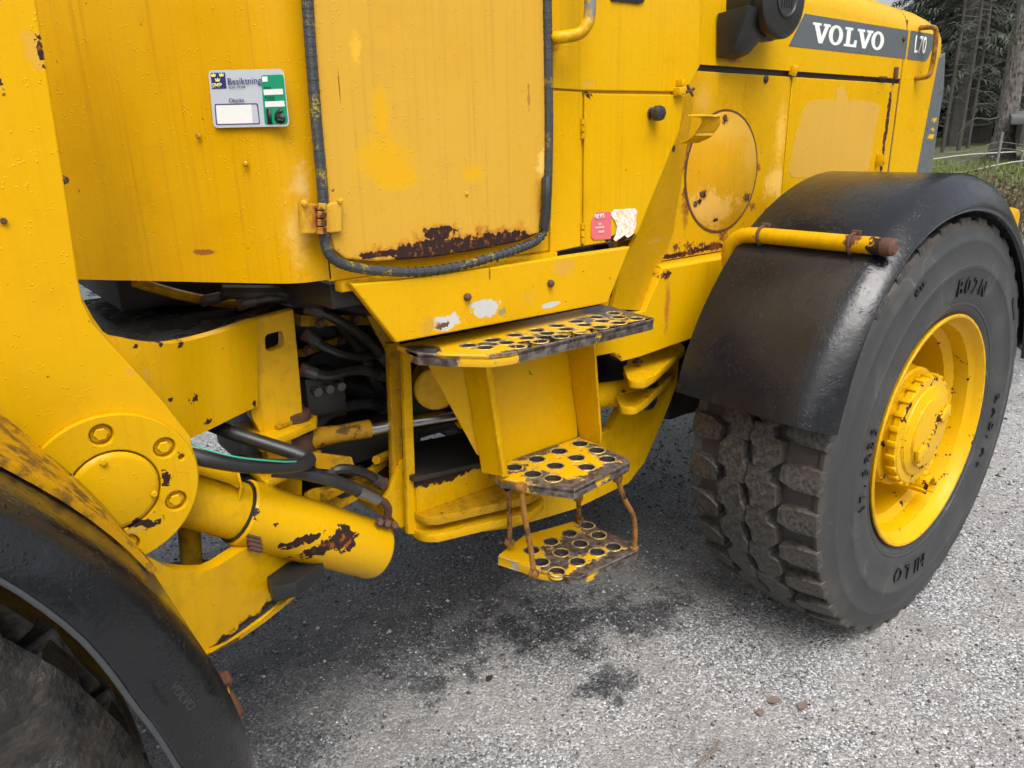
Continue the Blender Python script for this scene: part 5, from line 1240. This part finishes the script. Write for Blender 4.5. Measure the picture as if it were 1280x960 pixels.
# thick pine trunk with dead grey branches
pt = bpy.data.objects.new('pine_tree', None); COL.objects.link(pt); pb_ = farg(1250, 20); pt.location = pb_
tag(pt, 'thick grey brown pine trunk with dead lichen branches behind the rope fence', 'tree')
MB().tube([V(0, 0, -.2), V(0, 0, .1), V(0, 0, .5), V(.0, .02, 2.0), V(.05, .0, 5), V(.1, .1, 9), V(.1, .1, 14)], .2, 16, radii=[.36, .28, .205, .185, .165, .13, .04]).build('trunk', m_bark, pt, loc=(0, 0, 0))
rnd = random.Random(4)
for i in range(46):
    h = rnd.uniform(.9, 8.5); a = rnd.uniform(0, 2 * PI); Lb = rnd.uniform(.4, 1.5); p0 = V(0, 0, h); d = V(math.cos(a), math.sin(a), rnd.uniform(-.35, .15))
    tb = MB(); pth = [p0, p0 + d * Lb * .35 + V(0, 0, rnd.uniform(-.08, .08)), p0 + d * Lb * .7 + V(0, 0, rnd.uniform(-.15, .15)), p0 + d * Lb + V(0, 0, rnd.uniform(-.3, .15))]
    tb.tube(smooth_path(pth, 3), .01, 5, radii=[.016 - .0013 * k for k in range(10)])
    for j in range(5):
        b = p0 + d * Lb * rnd.uniform(.3, .95); e = V(rnd.uniform(-1, 1), rnd.uniform(-1, 1), rnd.uniform(-.6, .5)) * .3
        tb.tube([b, b + e * .5 + V(0, 0, .03), b + e], .004, 4, radii=[.006, .005, .002])
    tb.build('dead_branch', m_twig, pt, loc=(0, 0, 0))
cr_ = MB()
for i in range(420):
    h = rnd.uniform(8.5, 14.5); a = rnd.uniform(0, 2 * PI); r_ = rnd.uniform(.2, 2.2) * (1.2 - abs(h - 11) / 6)
    needle_spray(cr_, V(r_ * math.cos(a), r_ * math.sin(a), h), V(math.cos(a), math.sin(a), .2), rnd.uniform(.3, .6), rnd)
cr_.build('crown', m_fir, pt, loc=(0, 0, 0), smooth=False)
for i, (px, d, rr) in enumerate(((1196, 24, .06), (1207, 25, .05), (1176, 23, .05), (1272, 26, .09))):
    st_ = bpy.data.objects.new('young_tree', None); COL.objects.link(st_); st_.location = farg(px, d)
    tag(st_, ('thin bare sapling, middle one of three between hood and thick trunk', 'thin bare sapling just left of the thick pine trunk', 'thin bare sapling closest to the hood corner', 'slim bare trunk right behind the thick pine')[i], 'tree')
    MB().tube([V(0, 0, -.1), V(.05, 0, 3), V(.0, .1, 7)], .1, 8, radii=[rr, rr * .8, rr * .3]).build('trunk', m_bark2, st_, loc=(0, 0, 0))
    tb = MB()
    for j in range(26):
        h = rnd.uniform(.5, 6); a = rnd.uniform(0, 2 * PI); e = V(math.cos(a), math.sin(a), rnd.uniform(-.5, .4)) * rnd.uniform(.3, 1.0)
        tb.tube([V(0, 0, h), V(0, 0, h) + e * .5 + V(0, 0, .08), V(0, 0, h) + e], .01, 4, radii=[.012, .009, .004])
    tb.build('branches', m_twig, st_, loc=(0, 0, 0))['kind'] = 'stuff'
# rope fence
fe = bpy.data.objects.new('rope_fence', None); COL.objects.link(fe); fe.location = farg(1247, 17.5)
tag(fe, 'rope paddock fence with thin posts and white tape in front of the forest', 'fence')
def fb(mb, n, m_): o = mb.build(n, m_, fe, loc=-Vector(fe.location)); return o
m_rope = flat('white_rope', (.42, .42, .40), .7); m_pole = dark('grey_fence_wood', (.16, .15, .13), .8, .4, .5, 30)
for px, d, top in ((1247, 17.5, 177), (1277, 18.0, 182), (1158, 17.0, 190), (1330, 18.5, 180)):
    b = farg(px, d); t_ = far(px, top, d); t_ = V(b.x, b.y, max(t_.z, b.z + .7)); fb(MB().tube([b - V(0, 0, .1), t_], .025, 8), 'post', m_pole)
for pts in ([(1120, 204, 17), (1165, 199, 17), (1207, 193.5, 17.3), (1247, 191, 17.5), (1280, 189, 18), (1330, 187, 18.5)], [(1120, 224, 17), (1168, 218, 17), (1207, 214.5, 17.3), (1247, 206, 17.5), (1280, 201, 18), (1330, 199, 18.5)]):
    fb(MB().tube(smooth_path([far(*p) for p in pts], 5), .012, 6), 'tape', m_rope)
for pts in ([(1120, 198, 17), (1165, 192, 17), (1207, 190, 17.3), (1247, 178, 17.5), (1280, 181, 18), (1330, 182, 18.5)], [(1120, 216, 17), (1168, 210, 17), (1207, 201, 17.3), (1247, 186, 17.5), (1280, 190, 18)]):
    fb(MB().tube(smooth_path([far(*p) for p in pts], 5), .010, 5), 'rope', m_twig)
# shed at the right edge
shb = farg(1300, 19.5)
sh = bpy.data.objects.new('shed', None); COL.objects.link(sh); sh.location = shb
tag(sh, 'dark wooden shed roof and wall cut by the right edge', 'shed')
m_wood = dark('shed_wood', (.045, .040, .034), .8, .5, .5, 14); m_roof = dark('shed_roof', (.10, .105, .105), .6, .4, .3, 14)
u_ = V(.34, -.94, 0)
rt_ = far(1265, 146, 19.0) - shb
MB().obox(rt_ + u_ * 2.0 + V(.8, .3, 0), u_ * 2.0, V(.94, .34, .06) * 1.4, V(0, 0, .07)).build('roof', m_roof, sh, .01, loc=(0, 0, 0))
for k in range(14): MB().obox(u_ * (-.05 + k * .29) + V(.4, .15, .62), u_ * .14, V(.02, .01, 0), V(0, 0, .68)).build('plank', m_wood, sh, .008, loc=(0, 0, 0))
for k in (0, 1.9, 3.8): MB().obox(u_ * (-.1 + k) + V(-.2, -.05, .6), u_ * .06, V(.06, .02, 0), V(0, 0, .75)).build('post', m_wood, sh, .006, loc=(0, 0, 0))
# grass strip and dry weeds
rnd = random.Random(9); mb = MB()
for i in range(9000):
    px = rnd.uniform(1100, 1420); d = rnd.uniform(12.5, 19.5)
    if rnd.random() > .45 + .55 * math.sin(px * .05 + d * 1.3) ** 2: continue
    p = farg(px, d); h = rnd.uniform(.05, .16); a = rnd.uniform(0, 2 * PI); w = V(math.cos(a), math.sin(a), 0) * .008; l = V(rnd.uniform(-.06, .06), rnd.uniform(-.06, .06), h)
    mb.add([p - w, p + w, p + l], [(0, 1, 2)])
o = mb.build('grass', m_grass, smooth=False); tag(o, 'short green grass strip in front of the rope fence', 'grass', kind='stuff')
for i, (px, d, n, lab) in enumerate(((1262, 11.5, 60, 'dry brown weed clump just above the fender at the right edge, left one'), (1282, 11.0, 60, 'dry brown weed clump at the very right edge above the fender'), (1246, 13.0, 34, 'small dry weed tuft in the grass below the thick trunk'))):
    wd = bpy.data.objects.new('dry_weed', None); COL.objects.link(wd); wd.location = farg(px, d); tag(wd, lab, 'weed', 'dry weeds')
    sb, lb_ = MB(), MB()
    for k in range(n):
        b = V(rnd.gauss(0, .16), rnd.gauss(0, .16), 0); H = rnd.uniform(.3, .75); tp_ = b + V(rnd.gauss(0, .10), rnd.gauss(0, .10), H)
        sb.tube([b, (b + tp_) / 2 + V(rnd.gauss(0, .02), 0, 0), tp_], .004, 4, radii=[.006, .005, .003])
        for j in range(10):
            c = b + (tp_ - b) * rnd.uniform(.35, 1); e = V(rnd.uniform(-1, 1), rnd.uniform(-1, 1), rnd.uniform(-.2, .9)) * .05; s_ = V(rnd.uniform(-1, 1), rnd.uniform(-1, 1), rnd.uniform(-1, 1)) * .016
            lb_.add([c, c + e * .5 + s_, c + e, c + e * .5 - s_], [(0, 1, 2, 3)])
    sb.build('stems', m_weed, wd, loc=(0, 0, 0))['kind'] = 'stuff'; lb_.build('seed_heads', m_weed, wd, loc=(0, 0, 0), smooth=False)['kind'] = 'stuff'

from mathutils import noise as mnoise
rows = []
for k in range(90):
    a = math.radians(-14 + 100 * k / 89); row = []
    for j in range(40):
        t = j / 39; r_ = .44 + .208 * t; y_ = CY - (.2180 - .035 * t ** 5)
        p = V(CX_F + r_ * math.cos(a), y_, CZ + r_ * math.sin(a)); n_ = mnoise.fractal(p * 14, .9, 2.1, 5) * .5 + .5 * abs(mnoise.noise(p * 9))
        h_ = max(0.0, n_) * .040 * (.35 + .65 * math.sin(PI * min(1, t + .15))) * min(1, 4 * t + .05) + .001
        row.append(p + V(math.cos(a) * h_ * .55, -h_, math.sin(a) * h_ * .55))
    rows.append(row)
m_mud = NT('caked_mud'); _a, _b = m_mud.noise(22, 5, .7), m_mud.noise(90, 3, .6)
m_mud = m_mud.done(m_mud.mix(m_mud.step(_a, .35, .65), (.010, .010, .010), (.032, .027, .022)), m_mud.math('ADD', m_mud.math('MULTIPLY', _a, .5), .2), 0, m_mud.bump(_b, .6, .006))
MB().grid(rows).build('caked_mud', m_mud, W, angle=50)
del ROOT['is_root_offset']
